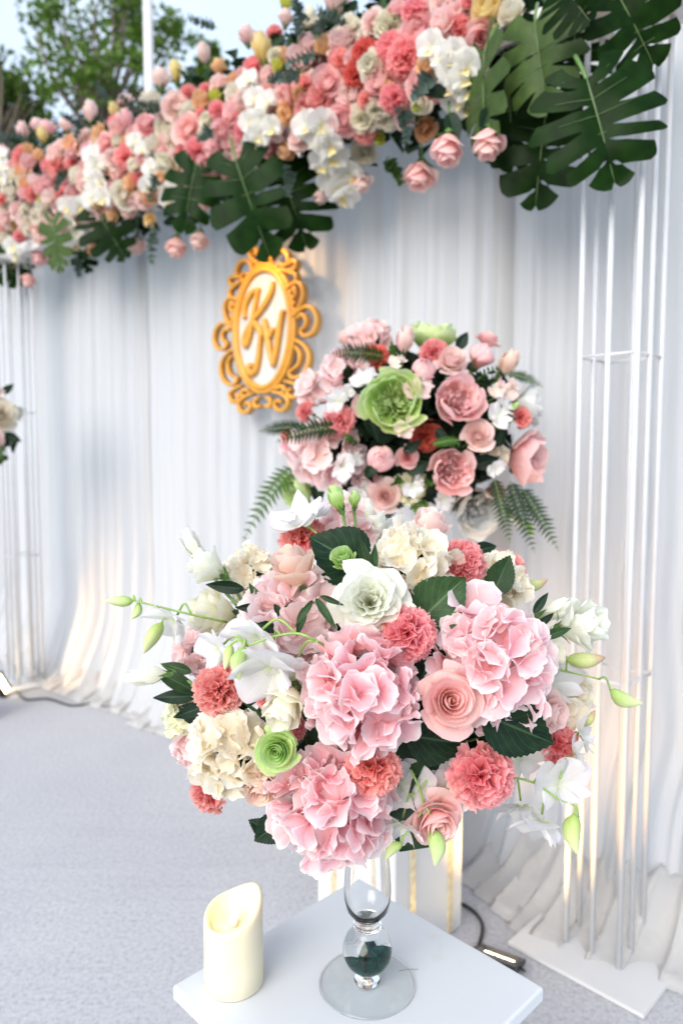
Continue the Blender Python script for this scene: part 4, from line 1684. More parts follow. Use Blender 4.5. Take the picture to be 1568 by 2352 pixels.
def fl(kind, px, py, size, mat, label, d=None, push=0.0, seed=None, roll=None, stem=True, c=FC, rad=FR, group=FG, name=None, cat=None, petals=True, to=None, n=26, leaf=None):
    SEED[0] += 1
    sd = SEED[0] % 3 if seed is None else seed
    p, dd, s = place(px, py, size, d, push, c=c, rad=rad)
    roll = random.uniform(0, 6.28) if roll is None else roll
    base = p - dd * s * (.34 if kind not in ('rose_bud', 'lisi_bud', 'lisi_side', 'rose_half') else .46)
    M = frame(base, dd, roll, s)
    if kind == 'hyd':
        M = frame(p - dd * s * .28, dd, roll, s)
        o = hydrangea(M, mat, label, group, SEED[0], n=int(n * 1.3), petals=petals)
    elif kind == 'carn':
        M = frame(p - dd * s * .22, dd, roll, s)
        o = carnation(M, mat, label, group, sd, petals)
    else:
        cats = {'r': 'rose', 'l': 'lisianthus', 'p': 'peony', 'b': 'peony'}
        cname = cats[kind[0]]
        o = bloom(kind, name or cname, M, mat, label, cat or cname, group, sd, petals=petals)
    if stem:
        tgt = Vector(to) if to is not None else Vector((MOUTH.x, MOUTH.y, FC.z - .06))
        b = M @ Vector((0, 0, -.08))
        stem_to(o, b, tgt.lerp(b, .12), .0022)
    return o


def leaf_on(o, px, py, L_px, ang, tilt, label=None, mat='leaf', W=.72, push=0.0, seed=0, teeth=.016, c=FC, rad=FR, roll=0.0, droop=.12, fold=.12, name='leaf'):
    """A leaf as a part of flower o: base at a photo point, pointing at 'ang' (degrees, 0 = right, 90 = up), tipped towards the camera by tilt."""
    p, n = ellipsoid_hit(px, py, c, rad)
    p = p + ray(px, py).normalized() * push
    L_ = L_px * m_per_px(p.y)
    y = cv((math.cos(R(ang)) * math.cos(R(tilt)), math.sin(R(ang)) * math.cos(R(tilt)), math.sin(R(tilt))))
    z = to_cam(p)
    z.rotate(Quaternion(y, roll))
    x = y.cross(z).normalized()
    z = x.cross(y)
    M = Matrix(((x.x, y.x, z.x, p.x), (x.y, y.y, z.y, p.y), (x.z, y.z, z.z, p.z), (0, 0, 0, 1))) @ Matrix.Diagonal((L_, L_, L_, 1))
    lo = world_part(o, name, leaf_mesh(seed, W, teeth, fold, droop), M, MT[mat])
    if label:
        lo['label'] = label
    return lo


# hydrangeas
h1 = fl('hyd', 830, 1595, 262, 'hyd_pink', 'big pink hydrangea head at the centre of the front bouquet', (-.05, -.05, 1), -.020, n=26)
h2 = fl('hyd', 1132, 1520, 290, 'hyd_pink', 'largest pink hydrangea, above the serrated leaf right of the pink rose', (.30, .15, 1), -.010, n=30)
h3 = fl('hyd', 760, 1855, 275, 'hyd_pink', 'pink hydrangea hanging lowest, just above the glass vase', (-.12, -.35, 1), -.005, n=28)
h4 = fl('hyd', 945, 1290, 190, 'hyd_cream', 'cream hydrangea at the top of the front bouquet beside coral carnations', (.1, .55, .9), 0, n=22)
h5 = fl('hyd', 532, 1735, 205, 'hyd_cream', 'cream hydrangea left of the pale green rose', (-.45, -.1, .9), 0, n=24)
h6 = fl('hyd', 665, 1420, 235, 'hyd_pale', 'pale pink hydrangea behind the drooping orchid stem', (-.35, .35, .9), .02, n=26)
h7 = fl('hyd', 572, 1318, 135, 'hyd_cream', 'small cream hydrangea left of the blush peach rosebud', (-.5, .6, .6), .05, n=18)
h8 = fl('hyd', 1150, 1335, 130, 'hyd_cream', 'creamy white hydrangea between two coral carnations on the upper right', (.5, .5, .6), .03, n=18)
h9 = fl('hyd', 1308, 1600, 125, 'hyd_cream', 'white hydrangea edge at the right side below the lisianthus', (.8, 0, .6), .03, n=18)
h10 = fl('hyd', 418, 1640, 105, 'hyd_green', 'greenish cream hydrangea peeking out left of the coral carnation', (-.8, 0, .5), .03, n=16)
h11 = fl('hyd', 440, 1712, 105, 'hyd_pale', 'blush pink hydrangea florets at the left rim under the coral carnation', (-.8, -.1, .5), .03, n=16)
h12 = fl('hyd', 800, 1212, 150, 'hyd_pale', 'pale pink hydrangea at the crown behind the big dark leaf', (0, .8, .4), .07, n=18)
h13 = fl('hyd', 455, 1500, 115, 'hyd_pale', 'pale lilac pink hydrangea florets below the left white lisianthus', (-.6, .1, .6), .035, n=16)

# carnations
fl('carn', 497, 1587, 116, 'carn', 'coral carnation beside the left white lisianthus bud', (-.35, .05, .9), -.015)
fl('carn', 478, 1818, 105, 'carn', 'coral carnation turned sideways at the lower left rim', (-.85, -.25, .45), .01)
fl('carn', 938, 1458, 126, 'carn', 'coral carnation just below the large white lisianthus', (.1, .05, 1), -.02)
fl('carn', 858, 1772, 126, 'carn', 'deep coral carnation between the two lower pink hydrangeas', (-.05, -.2, 1), -.01)
fl('carn', 1108, 1788, 146, 'carn', 'large coral carnation under the serrated leaf', (.12, -.12, 1), -.015)
fl('carn', 1062, 1292, 112, 'carn', 'coral carnation right of the cream hydrangea on top', (.35, .55, .75), -.005)
fl('carn', 1168, 1312, 98, 'carn', 'coral carnation on the upper right edge, half hidden by white florets', (.75, .45, .4), .03)
fl('carn', 693, 1228, 104, 'carn', 'coral carnation at the top left behind the peach rosebud', (-.2, .75, .5), .05)
fl('carn', 1284, 1712, 104, 'carn', 'coral carnation at the right rim beyond the serrated leaf', (.85, -.2, .4), .01)
fl('carn', 618, 1596, 72, 'carn', 'small coral carnation mostly hidden under white orchid petals', (-.2, .1, 1), .01)
fl('carn', 664, 1672, 74, 'carn', 'small coral carnation tucked behind the cream lisianthus bud', (0, 0, 1), .02)

# roses
fl('rose', 1034, 1612, 146, 'rose_pink', 'open pink rose at the right of centre beside dark leaves', (.08, .28, .95), -.030, seed=1, roll=.4)
fl('rose', 1002, 1888, 128, 'rose_pink', 'pink rose low down behind the green orchid buds', (.22, -.30, .9), .0, seed=2)
rb = fl('rose_half', 672, 1300, 134, 'rose_peach', 'blush peach rosebud with long green sepals at the upper left', (-.45, .85, .30), -.055, seed=0, to=at(745, 1420, .86))
fl('rose', 600, 1812, 104, 'rose_peach', 'pale blush rose below the cream hydrangea', (-.05, -.45, .9), -.010, seed=1)
fl('rose_half', 985, 1208, 116, 'rose_pale', 'pale pink rose standing at the back of the crown', (.1, .9, .25), .06, seed=2)
fl('rose', 1268, 1640, 96, 'rose_pale', 'small pale pink rose at the right below white hydrangea', (.55, -.05, .75), -.005, seed=0)
fl('rose', 635, 1726, 100, 'rose_green', 'pale green open rose at the left of centre', (-.12, .05, 1), -.035, seed=2)
fl('rose_half', 788, 1282, 76, 'rose_green', 'small green rose in front of the big dark leaf', (-.25, .55, .8), -.035, seed=1)
fl('rose_bud', 775, 1150, 66, 'rose_green', 'tall pale green rosebud rising above the bouquet', (-.35, .92, .1), .0, seed=0, to=at(830, 1290, .88))
fl('rose_bud', 814, 1152, 44, 'rose_green', 'slim pale green bud beside the tall green rosebud', (.05, 1, .1), .02, seed=1, to=at(835, 1290, .89))
fl('lisi_bud', 845, 1180, 56, 'lisi', 'greenish white bud behind the crown, right of the green buds', (.0, 1, .1), .06, seed=0)

# lisianthus
fl('lisi', 848, 1382, 172, 'lisi', 'large ruffled white lisianthus at the top centre', (-.08, .25, 1), -.030, seed=0, roll=1.0)
fl('lisi_side', 494, 1408, 122, 'lisi_cream', 'creamy white lisianthus facing left above the pale florets', (-.85, .15, .45), -.02, seed=1)
la = fl('lisi_side', 478, 1303, 96, 'lisi', 'white lisianthus below the topmost one on the upper left', (-.75, .45, .15), .0, seed=2, to=at(640, 1420, .87))
lb = fl('lisi_bud', 446, 1258, 82, 'lisi', 'topmost white lisianthus on the upper left', (-.45, .85, .05), .01, seed=1, to=at(640, 1420, .87))
lc = fl('lisi_bud', 352, 1553, 104, 'lisi', 'white lisianthus bud reaching out farthest to the left', (-.95, -.05, .15), .0, seed=2, to=at(560, 1560, .86))
ld = fl('lisi_side', 1332, 1438, 124, 'lisi', 'white lisianthus with green tinge reaching out at the right', (.70, .25, .60), -.02, seed=0)
le = fl('lisi_bud', 1268, 1405, 92, 'lisi', 'white lisianthus bud with dark calyx behind the right bloom', (.85, .35, .0), .02, seed=0)
fl('lisi_side', 1250, 1490, 92, 'lisi_cream', 'cream lisianthus seen from behind, under the right white bloom', (.75, -.2, -.1), .02, seed=2)
fl('lisi_side', 655, 1620, 118, 'lisi_cream', 'crumpled cream lisianthus above the pale green rose', (-.35, -.65, .65), -.035, seed=1)
fl('lisi_side', 862, 1216, 84, 'lisi', 'pale greenish white lisianthus at the back of the crown', (-.1, .95, .2), .06, seed=2)

# leaves, each a part of the flower it grows from
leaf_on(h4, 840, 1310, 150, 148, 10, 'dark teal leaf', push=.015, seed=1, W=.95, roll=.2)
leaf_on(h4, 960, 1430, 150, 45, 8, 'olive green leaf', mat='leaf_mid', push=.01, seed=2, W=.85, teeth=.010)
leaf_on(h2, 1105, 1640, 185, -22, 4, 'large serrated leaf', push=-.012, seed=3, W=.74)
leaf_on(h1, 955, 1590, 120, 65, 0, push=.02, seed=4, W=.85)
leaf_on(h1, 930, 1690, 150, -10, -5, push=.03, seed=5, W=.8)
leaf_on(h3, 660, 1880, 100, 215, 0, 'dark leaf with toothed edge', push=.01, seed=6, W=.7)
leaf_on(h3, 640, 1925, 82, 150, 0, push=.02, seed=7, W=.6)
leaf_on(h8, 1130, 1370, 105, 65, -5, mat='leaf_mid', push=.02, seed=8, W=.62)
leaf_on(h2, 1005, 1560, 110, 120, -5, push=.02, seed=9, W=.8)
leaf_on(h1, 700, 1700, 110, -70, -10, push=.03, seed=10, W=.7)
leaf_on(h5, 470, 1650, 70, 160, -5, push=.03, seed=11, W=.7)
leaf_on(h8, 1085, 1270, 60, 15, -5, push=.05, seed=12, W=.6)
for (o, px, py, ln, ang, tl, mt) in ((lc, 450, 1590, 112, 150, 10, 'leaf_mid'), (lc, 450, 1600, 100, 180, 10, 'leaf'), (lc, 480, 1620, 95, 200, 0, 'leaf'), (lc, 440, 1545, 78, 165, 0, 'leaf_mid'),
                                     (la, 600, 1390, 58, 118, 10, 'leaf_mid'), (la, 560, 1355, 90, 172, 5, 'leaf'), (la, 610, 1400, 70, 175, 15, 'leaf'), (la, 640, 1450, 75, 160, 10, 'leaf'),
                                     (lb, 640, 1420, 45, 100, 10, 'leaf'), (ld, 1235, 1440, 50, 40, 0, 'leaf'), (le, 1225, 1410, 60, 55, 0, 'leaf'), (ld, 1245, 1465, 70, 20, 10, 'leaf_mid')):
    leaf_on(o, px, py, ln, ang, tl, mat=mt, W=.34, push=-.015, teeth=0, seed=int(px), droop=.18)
g3 = fl('rose_bud', 858, 1330, 24, 'rose_green', 'tiny green bud between the white lisianthus and small green rose', (-.1, 1, .1), -.02, seed=2, to=at(850, 1400, .86))
for (px, py, ln, ang) in ((850, 1320, 95, 108), (845, 1325, 75, 150), (855, 1320, 70, 85), (700, 1395, 70, 255)):
    leaf_on(g3 if px > 800 else rb, px, py, ln, ang, 10, mat='leaf_mid', W=.30, push=-.03, teeth=0, seed=int(ang))
for (px, py, ln, ang) in ((725, 1375, 85, -55), (735, 1370, 60, -20), (718, 1380, 70, 235)):
    leaf_on(rb, px, py, ln, ang, 15, mat='leaf_mid', W=.22, push=-.06, teeth=0, seed=int(px), name='sepal')


# dendrobium sprays
def P_(px, py, d):
    return at(px, py, d)


d1 = .735
orchid_spray('orchid_spray', [P_(770, 1500, .78), P_(720, 1470, d1), P_(677, 1456, d1), P_(620, 1466, d1), P_(566, 1485, d1)],
             [(P_(590, 1462, d1 + .01), cv((-.35, -.55, .6)), .075, P_(680, 1456, d1), .2), (P_(618, 1535, d1 + .005), cv((-.1, -.6, .7)), .095, P_(645, 1462, d1), 1.2), (P_(500, 1490, d1 + .03), cv((-.6, -.3, .6)), .060, P_(570, 1485, d1), .4),
              (P_(675, 1555, d1 + .03), cv((.2, -.5, .8)), .080, P_(730, 1475, d1), 2.0)],
             [(P_(560, 1488, d1 - .005), cv((-.12, -1, .1)), .034, P_(566, 1485, d1), 'bud'), (P_(530, 1482, d1), cv((-.2, -.9, .2)), .026, P_(566, 1485, d1), 'bud')],
             'arching white orchid stem with hanging blooms left of the central pink hydrangea', FG)
d2 = .85
orchid_spray('orchid_spray', [P_(520, 1430, .88), P_(440, 1413, d2), P_(370, 1396, d2), P_(310, 1382, d2)],
             [(P_(398, 1424, d2), cv((-.4, -.5, .5)), .075, P_(440, 1413, d2), .9)],
             [(P_(305, 1383, d2), cv((-1, .05, .1)), .032, P_(310, 1382, d2), 'bud'), (P_(320, 1386, d2 + .005), cv((-.3, -.6, .1)), .022, P_(325, 1385, d2), 'bud'), (P_(372, 1432, d2), cv((-.5, -.85, .1)), .042, P_(395, 1404, d2), 'bud')],
             'thin orchid spray with green buds stretching out to the upper left', FG)
d3 = .88
orchid_spray('orchid_spray', [P_(1200, 1520, .90), P_(1262, 1536, d3), P_(1320, 1548, d3), P_(1378, 1562, d3)],
             [(P_(1265, 1570, d3 + .01), cv((.2, -.3, .8)), .085, P_(1290, 1542, d3), .3)],
             [(P_(1302, 1518, d3 - .01), cv((1, .1, .1)), .046, P_(1300, 1544, d3), 'bud_red'), (P_(1402, 1588, d3), cv((1, -.38, .1)), .042, P_(1376, 1560, d3), 'bud')],
             'orchid spray with two buds pointing right in front of the white rods', FG)
d4 = .83
orchid_spray('orchid_spray', [P_(1120, 1760, .86), P_(1165, 1782, d4), P_(1230, 1802, d4), P_(1285, 1840, d4), P_(1318, 1852, d4), P_(1330, 1880, d4)],
             [(P_(1282, 1800, d4 + .012), cv((.3, .05, .8)), .082, P_(1225, 1800, d4), .1), (P_(1240, 1888, d4 + .005), cv((-.3, -.7, .3)), .085, P_(1258, 1822, d4), 1.0), (P_(1195, 1855, d4 + .02), cv((-.1, -.8, .4)), .075, P_(1180, 1790, d4), 2.0),
              (P_(1190, 1735, d4 + .05), cv((.2, -.1, .8)), .085, P_(1165, 1782, d4), .6), (P_(1320, 1735, d4 + .03), cv((.8, .2, .2)), .052, P_(1285, 1790, d4), .6)],
             [(P_(1318, 1872, d4), cv((.05, -1, .1)), .046, P_(1328, 1872, d4), 'bud')],
             'orchid spray with white blooms dangling at the lower right', FG)
d5 = .775
orchid_spray('orchid_spray', [P_(945, 1760, .82), P_(957, 1800, d5), P_(972, 1850, d5), P_(952, 1890, d5), P_(925, 1925, d5)],
             [(P_(922, 1800, d5 + .02), cv((-.1, -.1, 1)), .085, P_(957, 1800, d5), .1), (P_(1030, 1815, d5 + .02), cv((.15, .0, 1)), .090, P_(965, 1815, d5), .5), (P_(920, 1895, d5 + .012), cv((-.3, -.7, .5)), .075, P_(955, 1830, d5), .5)],
             [(P_(993, 1905, d5 - .01), cv((.05, -1, .1)), .040, P_(970, 1852, d5), 'bud'), (P_(922, 1938, d5), cv((-.7, -.7, .1)), .026, P_(925, 1928, d5), 'bud')],
             'orchid spray with green buds hanging below the bouquet in front of the low pink rose', FG)
orchid_spray('orchid_spray', [P_(760, 1260, .95), P_(720, 1220, .96), P_(690, 1205, .97)], [(P_(685, 1195, .965), cv((-.3, .6, .4)), .085, P_(695, 1210, .97), .4), (P_(720, 1185, .99), cv((-.1, .8, .2)), .065, P_(710, 1215, .97), 1.4)], [],
             'white orchid blooms at the top left above a coral carnation', FG)
orchid_spray('orchid_spray', [P_(1255, 1690, .90), P_(1290, 1700, .90), P_(1325, 1712, .90)], [(P_(1335, 1690, .89), cv((.8, .3, .3)), .06, P_(1320, 1710, .90), .4)], [(P_(1336, 1668, .90), cv((.6, .7, 0)), .026, P_(1325, 1700, .9), 'bud_red'), (P_(1200, 1345, .97), cv((.9, .2, 0)), .035, P_(1190, 1350, .98), 'bud_red')],
             'short orchid tip with a blushing bud at the right rim above the low spray', FG)
# ------------------------------------------------------------------ rear bouquet on the plinth
RC = at(950, 988, 1.72)
RR = (.275, .22, .205)
RG = 'flowers of the rear bouquet'
RM = Vector((PC[0] + .02, PC[1], PH + .28))
foam = MB()
foam.lathe([(.0005, -.12), (.09, -.11), (.13, -.05), (.14, .0), (.13, .06), (.08, .11), (.0005, .13)], 24)
tag(foam.build('floral_foam', MT['foam'], M=Matrix.Translation((RC.x - .005, RC.y + .02, RC.z - .01))), 'green floral foam block hidden inside the rear bouquet', 'floral foam')
greenery('bouquet_greenery', 'dark green filler leaves between the blooms of the rear bouquet', (RC.x, RC.y + .01, RC.z), (.20, .165, .15), 520, .075, 9, inner=.7)


def z4(x, y):
    return 574.2 + .476 * x, 717.8 + .476 * y


def rl(kind, x, y, size, mat, label, d=None, push=0.0, seed=None, petals=True, n=20):
    px, py = z4(x, y)
    return fl(kind, px, py, size * .476, mat, label, d, push, seed, None, True, RC, RR, RG, petals=petals, to=(RC.x, RC.y, RC.z - .05), n=n)


gp = rl('peony_open', 690, 440, 290, 'peony_green', 'large lime green peony at the front of the rear bouquet', (-.15, .05, 1), -.03, 0)
rl('peony_open', 880, 130, 215, 'peony_green', 'lime green peony on top of the rear bouquet', (.05, .85, .3), .03, 1)
rl('peony_open', 238, 860, 190, 'peony_green', 'lime green peony low on the left of the rear bouquet', (-.7, -.4, .5), .02, 2)
rl('peony', 1000, 430, 240, 'peony_pink', 'round pink peony right of the green one', (.15, .15, 1), -.02, 0)
rl('peony', 968, 765, 225, 'peony_pink', 'pink peony with a deep centre, below the round pink one', (.1, -.1, 1), -.02, 1)
rl('peony', 1325, 705, 265, 'peony_pink', 'big pink peony turned sideways on the right of the rear bouquet', (.85, -.1, .5), -.01, 2)
rl('ball', 838, 285, 128, 'peony_pink', 'closed pink peony ball above the green peony', (.0, .4, .9), -.03, 0)
rl('ball', 630, 708, 145, 'peony_pink', 'closed pink peony ball below the green peony', (-.05, .1, 1), -.03, 1)
rl('ball', 1105, 225, 150, 'peony_pink', 'pink peony bud at the upper right, partly behind a rose', (.3, .7, .5), .0, 2)
rl('rose', 972, 228, 140, 'rose_pale', 'pale pink rose upper right beside the top carnation', (.05, .45, .85), -.02, 0)
rl('rose', 1100, 592, 138, 'rose_pale', 'pale pink rose at the right of the rear bouquet, between two peonies', (-.05, .2, 1), -.03, 1)
rl('rose', 645, 892, 145, 'rose_pale', 'pale pink rose at the bottom of the rear bouquet', (-.2, -.1, 1), -.02, 2)
rl('rose_bud', 745, 150, 135, 'rose_pale', 'pale pink rosebud upright at the top of the rear bouquet', (.15, .9, .3), .0, 0)
rl('rose_bud', 1232, 262, 140, 'rose_peach', 'blush rosebud at the upper right shoulder of the rear bouquet', (.55, .8, .2), .0, 1)
rl('carn', 890, 192, 130, 'carn', 'coral carnation near the top of the rear bouquet beside the rose', (.0, .6, .7), -.01)
rl('carn', 428, 520, 138, 'carn', 'bright coral carnation left of the green peony', (-.4, .0, .9), -.02)
rl('carn', 1312, 508, 98, 'carn', 'small coral carnation on the right beside white petals', (.7, .1, .6), -.02)
rl('carn', 600, 215, 120, 'carn_red', 'deep coral carnation under the fern at the top', (-.3, .6, .7), .03)
rl('carn', 850, 592, 140, 'carn_red', 'deep coral carnation in the shaded centre of the rear bouquet', (.1, 0, 1), .04)
rl('carn', 262, 480, 90, 'carn', 'coral carnation at the left edge of the rear bouquet', (-.8, .2, .4), .02)
rl('carn', 180, 600, 80, 'carn', 'small coral bloom at the far left edge of the rear bouquet', (-.9, 0, .3), .03)
rl('hyd', 440, 285, 215, 'hyd_pale', 'pale pink hydrangea at the upper left of the rear bouquet', (-.5, .55, .7), .0, petals=False, n=20)
rl('hyd', 300, 365, 170, 'hyd_pale', 'pale pink hydrangea at the left shoulder of the rear bouquet', (-.75, .3, .5), .01, petals=False, n=18)
rl('hyd', 355, 690, 300, 'hyd_pale', 'largest pale pink hydrangea, low on the left of the rear bouquet', (-.5, -.15, .9), -.01, petals=False, n=24)
rl('hyd', 575, 130, 190, 'hyd_pale', 'pale pink hydrangea at the top left of the rear bouquet', (-.3, .85, .4), .03, petals=False, n=18)
rl('hyd', 190, 650, 110, 'hyd_pink', 'pink hydrangea florets at the far left of the rear bouquet', (-.9, -.1, .3), .03, petals=False, n=14)
rl('hyd', 780, 850, 140, 'hyd_green', 'creamy florets at the bottom centre of the rear bouquet', (.0, -.5, .8), .02, petals=False, n=14)
rl('peony', 1085, 955, 250, 'peony_white', 'white peony at the bottom of the rear bouquet', (.15, -.35, .9), .01, 0)
rl('peony', 1330, 440, 190, 'peony_white', 'white peony at the right edge of the rear bouquet', (.85, .2, .3), .04, 1)
rl('lisi_bud', 1265, 462, 62, 'rose_green', 'pale green bud beside the small coral carnation', (.5, .5, .6), -.04, 0)
rl('lisi_bud', 1275, 990, 100, 'lisi', 'greenish white bud hanging at the lower right of the rear bouquet', (.5, -.7, .3), .03, 1)
rl('lisi_bud', 1345, 1040, 62, 'rose_green', 'green bud hanging lowest on the right of the rear bouquet', (.5, -.85, .2), .03, 2)
rl('rose_half', 820, 940, 100, 'rose_green', 'pale green bloom under the rear bouquet behind the front one', (.1, -.6, .6), .04, 2)
rl('rose_half', 460, 120, 90, 'rose_pale', 'pale pink rose on the upper left rim of the rear bouquet', (-.5, .8, .2), .06, 1)

rl('rose', 540, 440, 100, 'rose_pale', 'small pale rose left of the green peony under white petals', (-.4, .1, .9), .0, 2)
rl('rose', 760, 700, 95, 'rose_mid', 'small rosy rose between the lower ball and the centre peony', (.0, .0, 1), .0, 0)
rl('carn', 1180, 880, 95, 'carn', 'coral carnation between white peony and sideways peony', (.4, -.4, .8), .02)
rl('rose', 1150, 130, 105, 'rose_mid', 'rosy rose on the top right rim of the rear bouquet', (.4, .85, .3), .04, 1)
rl('hyd', 1190, 700, 120, 'hyd_cream', 'cream florets left of the sideways pink peony', (.3, 0, .9), .03, petals=False, n=14)
rl('hyd', 560, 800, 130, 'hyd_pale', 'pale florets above the bottom rose on its left', (-.2, -.3, .9), .03, petals=False, n=14)

# pale alstroemeria blooms tucked between
for i, (x, y, s, d, lab) in enumerate((
        (800, 385, 150, (.3, .2, .9), 'blush alstroemeria blooms overlapping the green peony'),
        (425, 430, 140, (-.3, -.2, .9), 'white alstroemeria above the bright coral carnation'),
        (1195, 500, 150, (.35, .2, .85), 'cream alstroemeria above the right pale pink rose'),
        (780, 850, 110, (.1, -.2, .95), 'cream alstroemeria right of the bottom pink rose'),
        (450, 745, 150, (-.2, -.2, .9), 'white alstroemeria in front of the large pale hydrangea'),
        (1230, 385, 130, (.5, .3, .7), 'pink alstroemeria at the upper right below the blush bud'),
        (540, 330, 120, (-.2, .3, .9), 'white alstroemeria at the left edge of the green peony'),
        (290, 770, 110, (-.5, -.3, .7), 'white alstroemeria on the lower left florets'),
        (740, 560, 110, (0, -.2, .9), 'blush alstroemeria just below the green peony'),
        (1180, 380, 110, (.3, .3, .9), 'blush alstroemeria between round peony and white one'),
        (930, 900, 120, (.1, -.4, .9), 'cream alstroemeria under the centre pink peony'),
        (520, 880, 110, (-.3, -.5, .8), 'cream alstroemeria at the lower left of the bottom rose'),
        (1180, 760, 100, (.3, -.1, .9), 'white alstroemeria left of the sideways peony'),
        (700, 250, 90, (0, .5, .8), 'blush alstroemeria under the top rosebud'))):
    px, py = z4(x, y)
    p, n_ = ellipsoid_hit(px, py, RC, RR)
    p = p - ray(px, py).normalized() * .045
    dv = cv(d)
    s_ = s * .476 * m_per_px(p.y)
    inner = Vector((RC.x, RC.y, RC.z - .03))
    orchid_spray('alstroemeria', [p.lerp(inner, .6), p.lerp(inner, .25), p - dv * s_ * .15],
                 [(p, dv, s_, p, i * 1.1), (p + cv((.5, .5, -.3)) * s_ * .45, (dv + cv((.6, .3, 0))).normalized(), s_ * .75, p - dv * s_ * .15, i * .7)], [],
                 lab, RG, mat='alst' if i in (0, 5, 8, 9, 13) else 'orchid', cat='alstroemeria', stem_mat='stem', parts=False)

# ferns and leaves
for i, (x, y, d, L_, b, lab, mt, bk) in enumerate((
        (650, 215, (-.95, .15, .3), 130, (0, -.2, .2), 'dark fern frond over the top left of the rear bouquet', 'fern', .2),
        (440, 560, (-.95, .05, .2), 150, (0, -.5, 0), 'dark fern frond reaching left above the large pale hydrangea', 'fern', .3),
        (270, 560, (-1, .1, .1), 108, (0, -.3, 0), 'thin fern tip pointing left from the rear bouquet', 'fern', .2),
        (235, 740, (-.75, -.45, .1), 150, (0, -1, 0), 'long pale fern frond trailing down at the lower left', 'fern_light', .7),
        (1175, 800, (.25, -1, .2), 130, (0, -.3, 0), 'dark fern frond hanging beside the white peony', 'fern', .2),
        (1255, 815, (.3, -1, .1), 145, (.1, -.3, 0), 'fern frond hanging at the right below the sideways peony', 'fern', .2),
        (1310, 850, (.55, -.8, .1), 130, (.1, -.6, 0), 'fern frond trailing lowest on the right of the rear bouquet', 'fern', .3),
        (1240, 300, (.9, -.05, .2), 78, (0, -.4, 0), 'small fern tip on the upper right of the rear bouquet', 'fern', .4),
        (470, 920, (-.4, -.9, .1), 110, (0, -.3, 0), 'fern frond under the rear bouquet at the lower left', 'fern_light', .2),
        (880, 640, (.9, .3, .4), 70, (0, -.3, 0), 'short green fern beside the dark centre of the rear bouquet', 'fern_light', .2))):
    px, py = z4(x, y)
    p, n_ = ellipsoid_hit(px, py, RC, RR)
    p = p - ray(px, py).normalized() * .025
    fern(p, cv(d), L_ * m_per_px(p.y), lab, RG, bend=cv((b[0], b[1], .1)), mat=mt, seed=i, bendk=bk)
for i, (x, y, d, L_, lab, mt) in enumerate((
        (910, 640, (.4, .1, .9), 70, 'fresh green leafy sprig right of the dark centre', 'fern_light'),
        (690, 230, (-.1, .3, .9), 75, 'green sprig with small berries under the top rosebud', 'fern_light'),
        (510, 640, (-.3, .3, .8), 60, 'light green sprig left of the lower peony ball', 'fern_light'),
        (690, 830, (.2, .2, .9), 60, 'light green sprig above the bottom pink rose', 'fern_light'),
        (1090, 330, (.4, .3, .8), 70, 'dark green sprig beside the round pink peony', 'fern'),
        (830, 830, (.2, .1, .9), 60, 'light green sprig below the centre pink peony', 'fern_light'))):
    px, py = z4(x, y)
    p, n_ = ellipsoid_hit(px, py, RC, RR)
    sprig(p + ray(px, py).normalized() * .02, cv(d), L_ * m_per_px(p.y) * 1.2, lab, RG, seed=i, mat=mt, leaf=.016, n=16)
for (x, y, ln, ang, W) in ((1000, 180, 95, 60, .6), (560, 480, 150, -70, .42), (540, 400, 110, 120, .4), (740, 680, 105, 35, .5), (760, 780, 120, 30, .6), (1080, 740, 130, 15, .55),
                           (320, 800, 140, -85, .5), (560, 800, 110, 60, .5), (900, 560, 110, -60, .45), (1200, 650, 100, 80, .45)):
    px, py = z4(x, y)
    leaf_on(gp, px, py, ln * .476, ang, 12, mat='leaf', W=W, push=-.005, teeth=0, seed=int(x), c=RC, rad=RR, droop=.2)

# ------------------------------------------------------------------ third bouquet, cut by the frame at the left edge
TC = at(-75, 975, 3.05)
TRR = (.20, .18, .19)
TG = 'flowers of the far left bouquet'
greenery('bouquet_greenery', 'dark leaves of the bouquet at the far left edge', (TC.x, TC.y, TC.z), (.17, .15, .16), 160, .07, 21, inner=.6)


def tl(kind, px, py, size, mat, label, d=None, seed=0, push=0.0):
    return fl(kind, px, py, size, mat, label, d, push, seed, None, True, TC, TRR, TG, petals=False, to=(TC.x, TC.y, TC.z - .05))


tr_ = tl('rose', 2, 952, 64, 'rose_cream', 'cream rose at the far left edge beside the white rods', (.55, .1, .8), 1)
tl('rose', -34, 892, 60, 'rose_pale', 'pale pink rose above the far left cream rose', (.2, .5, .8), 2)
tl('rose', -35, 1010, 70, 'rose_pale', 'pale pink rose below the far left cream rose', (.2, -.3, .8), 0)
tl('carn', -80, 950, 70, 'carn', 'coral carnation in the far left bouquet', (0, 0, 1), 0)
tl('lisi_side', 34, 950, 34, 'lisi', 'small pale bud at the right edge of the far left bouquet', (.9, .2, .2), 0)
leaf_on(tr_, 10, 1000, 40, -20, 0, push=-.01, c=TC, rad=TRR, teeth=0, W=.6)
leaf_on(tr_, 5, 905, 34, 40, 0, push=-.01, c=TC, rad=TRR, teeth=0, W=.5)
fern(at(2, 1020, 2.95), cv((.15, -1, .1)), .07, 'short fern hanging from the far left bouquet', TG, mat='fern_light')
sprig(at(28, 935, 2.95), cv((1, -.1, .1)), .06, 'pale sprig pointing right from the far left bouquet', TG, mat='fern_light', leaf=.014, n=8)
q = root('plinth', Matrix.Translation((TC.x - .10, TC.y, 0)) @ Matrix.Rotation(R(-45), 4, 'Z'), 'white square plinth under the far left bouquet', 'plinth')
bevel_box(.17, .17, .80, .002).build('plinth_box', MT['white_paint'], q, smooth=False)
q2 = root('glass_cylinder_vase', Matrix.Translation((TC.x - .10, TC.y, .805)), 'glass vase holding the far left bouquet', 'vase')
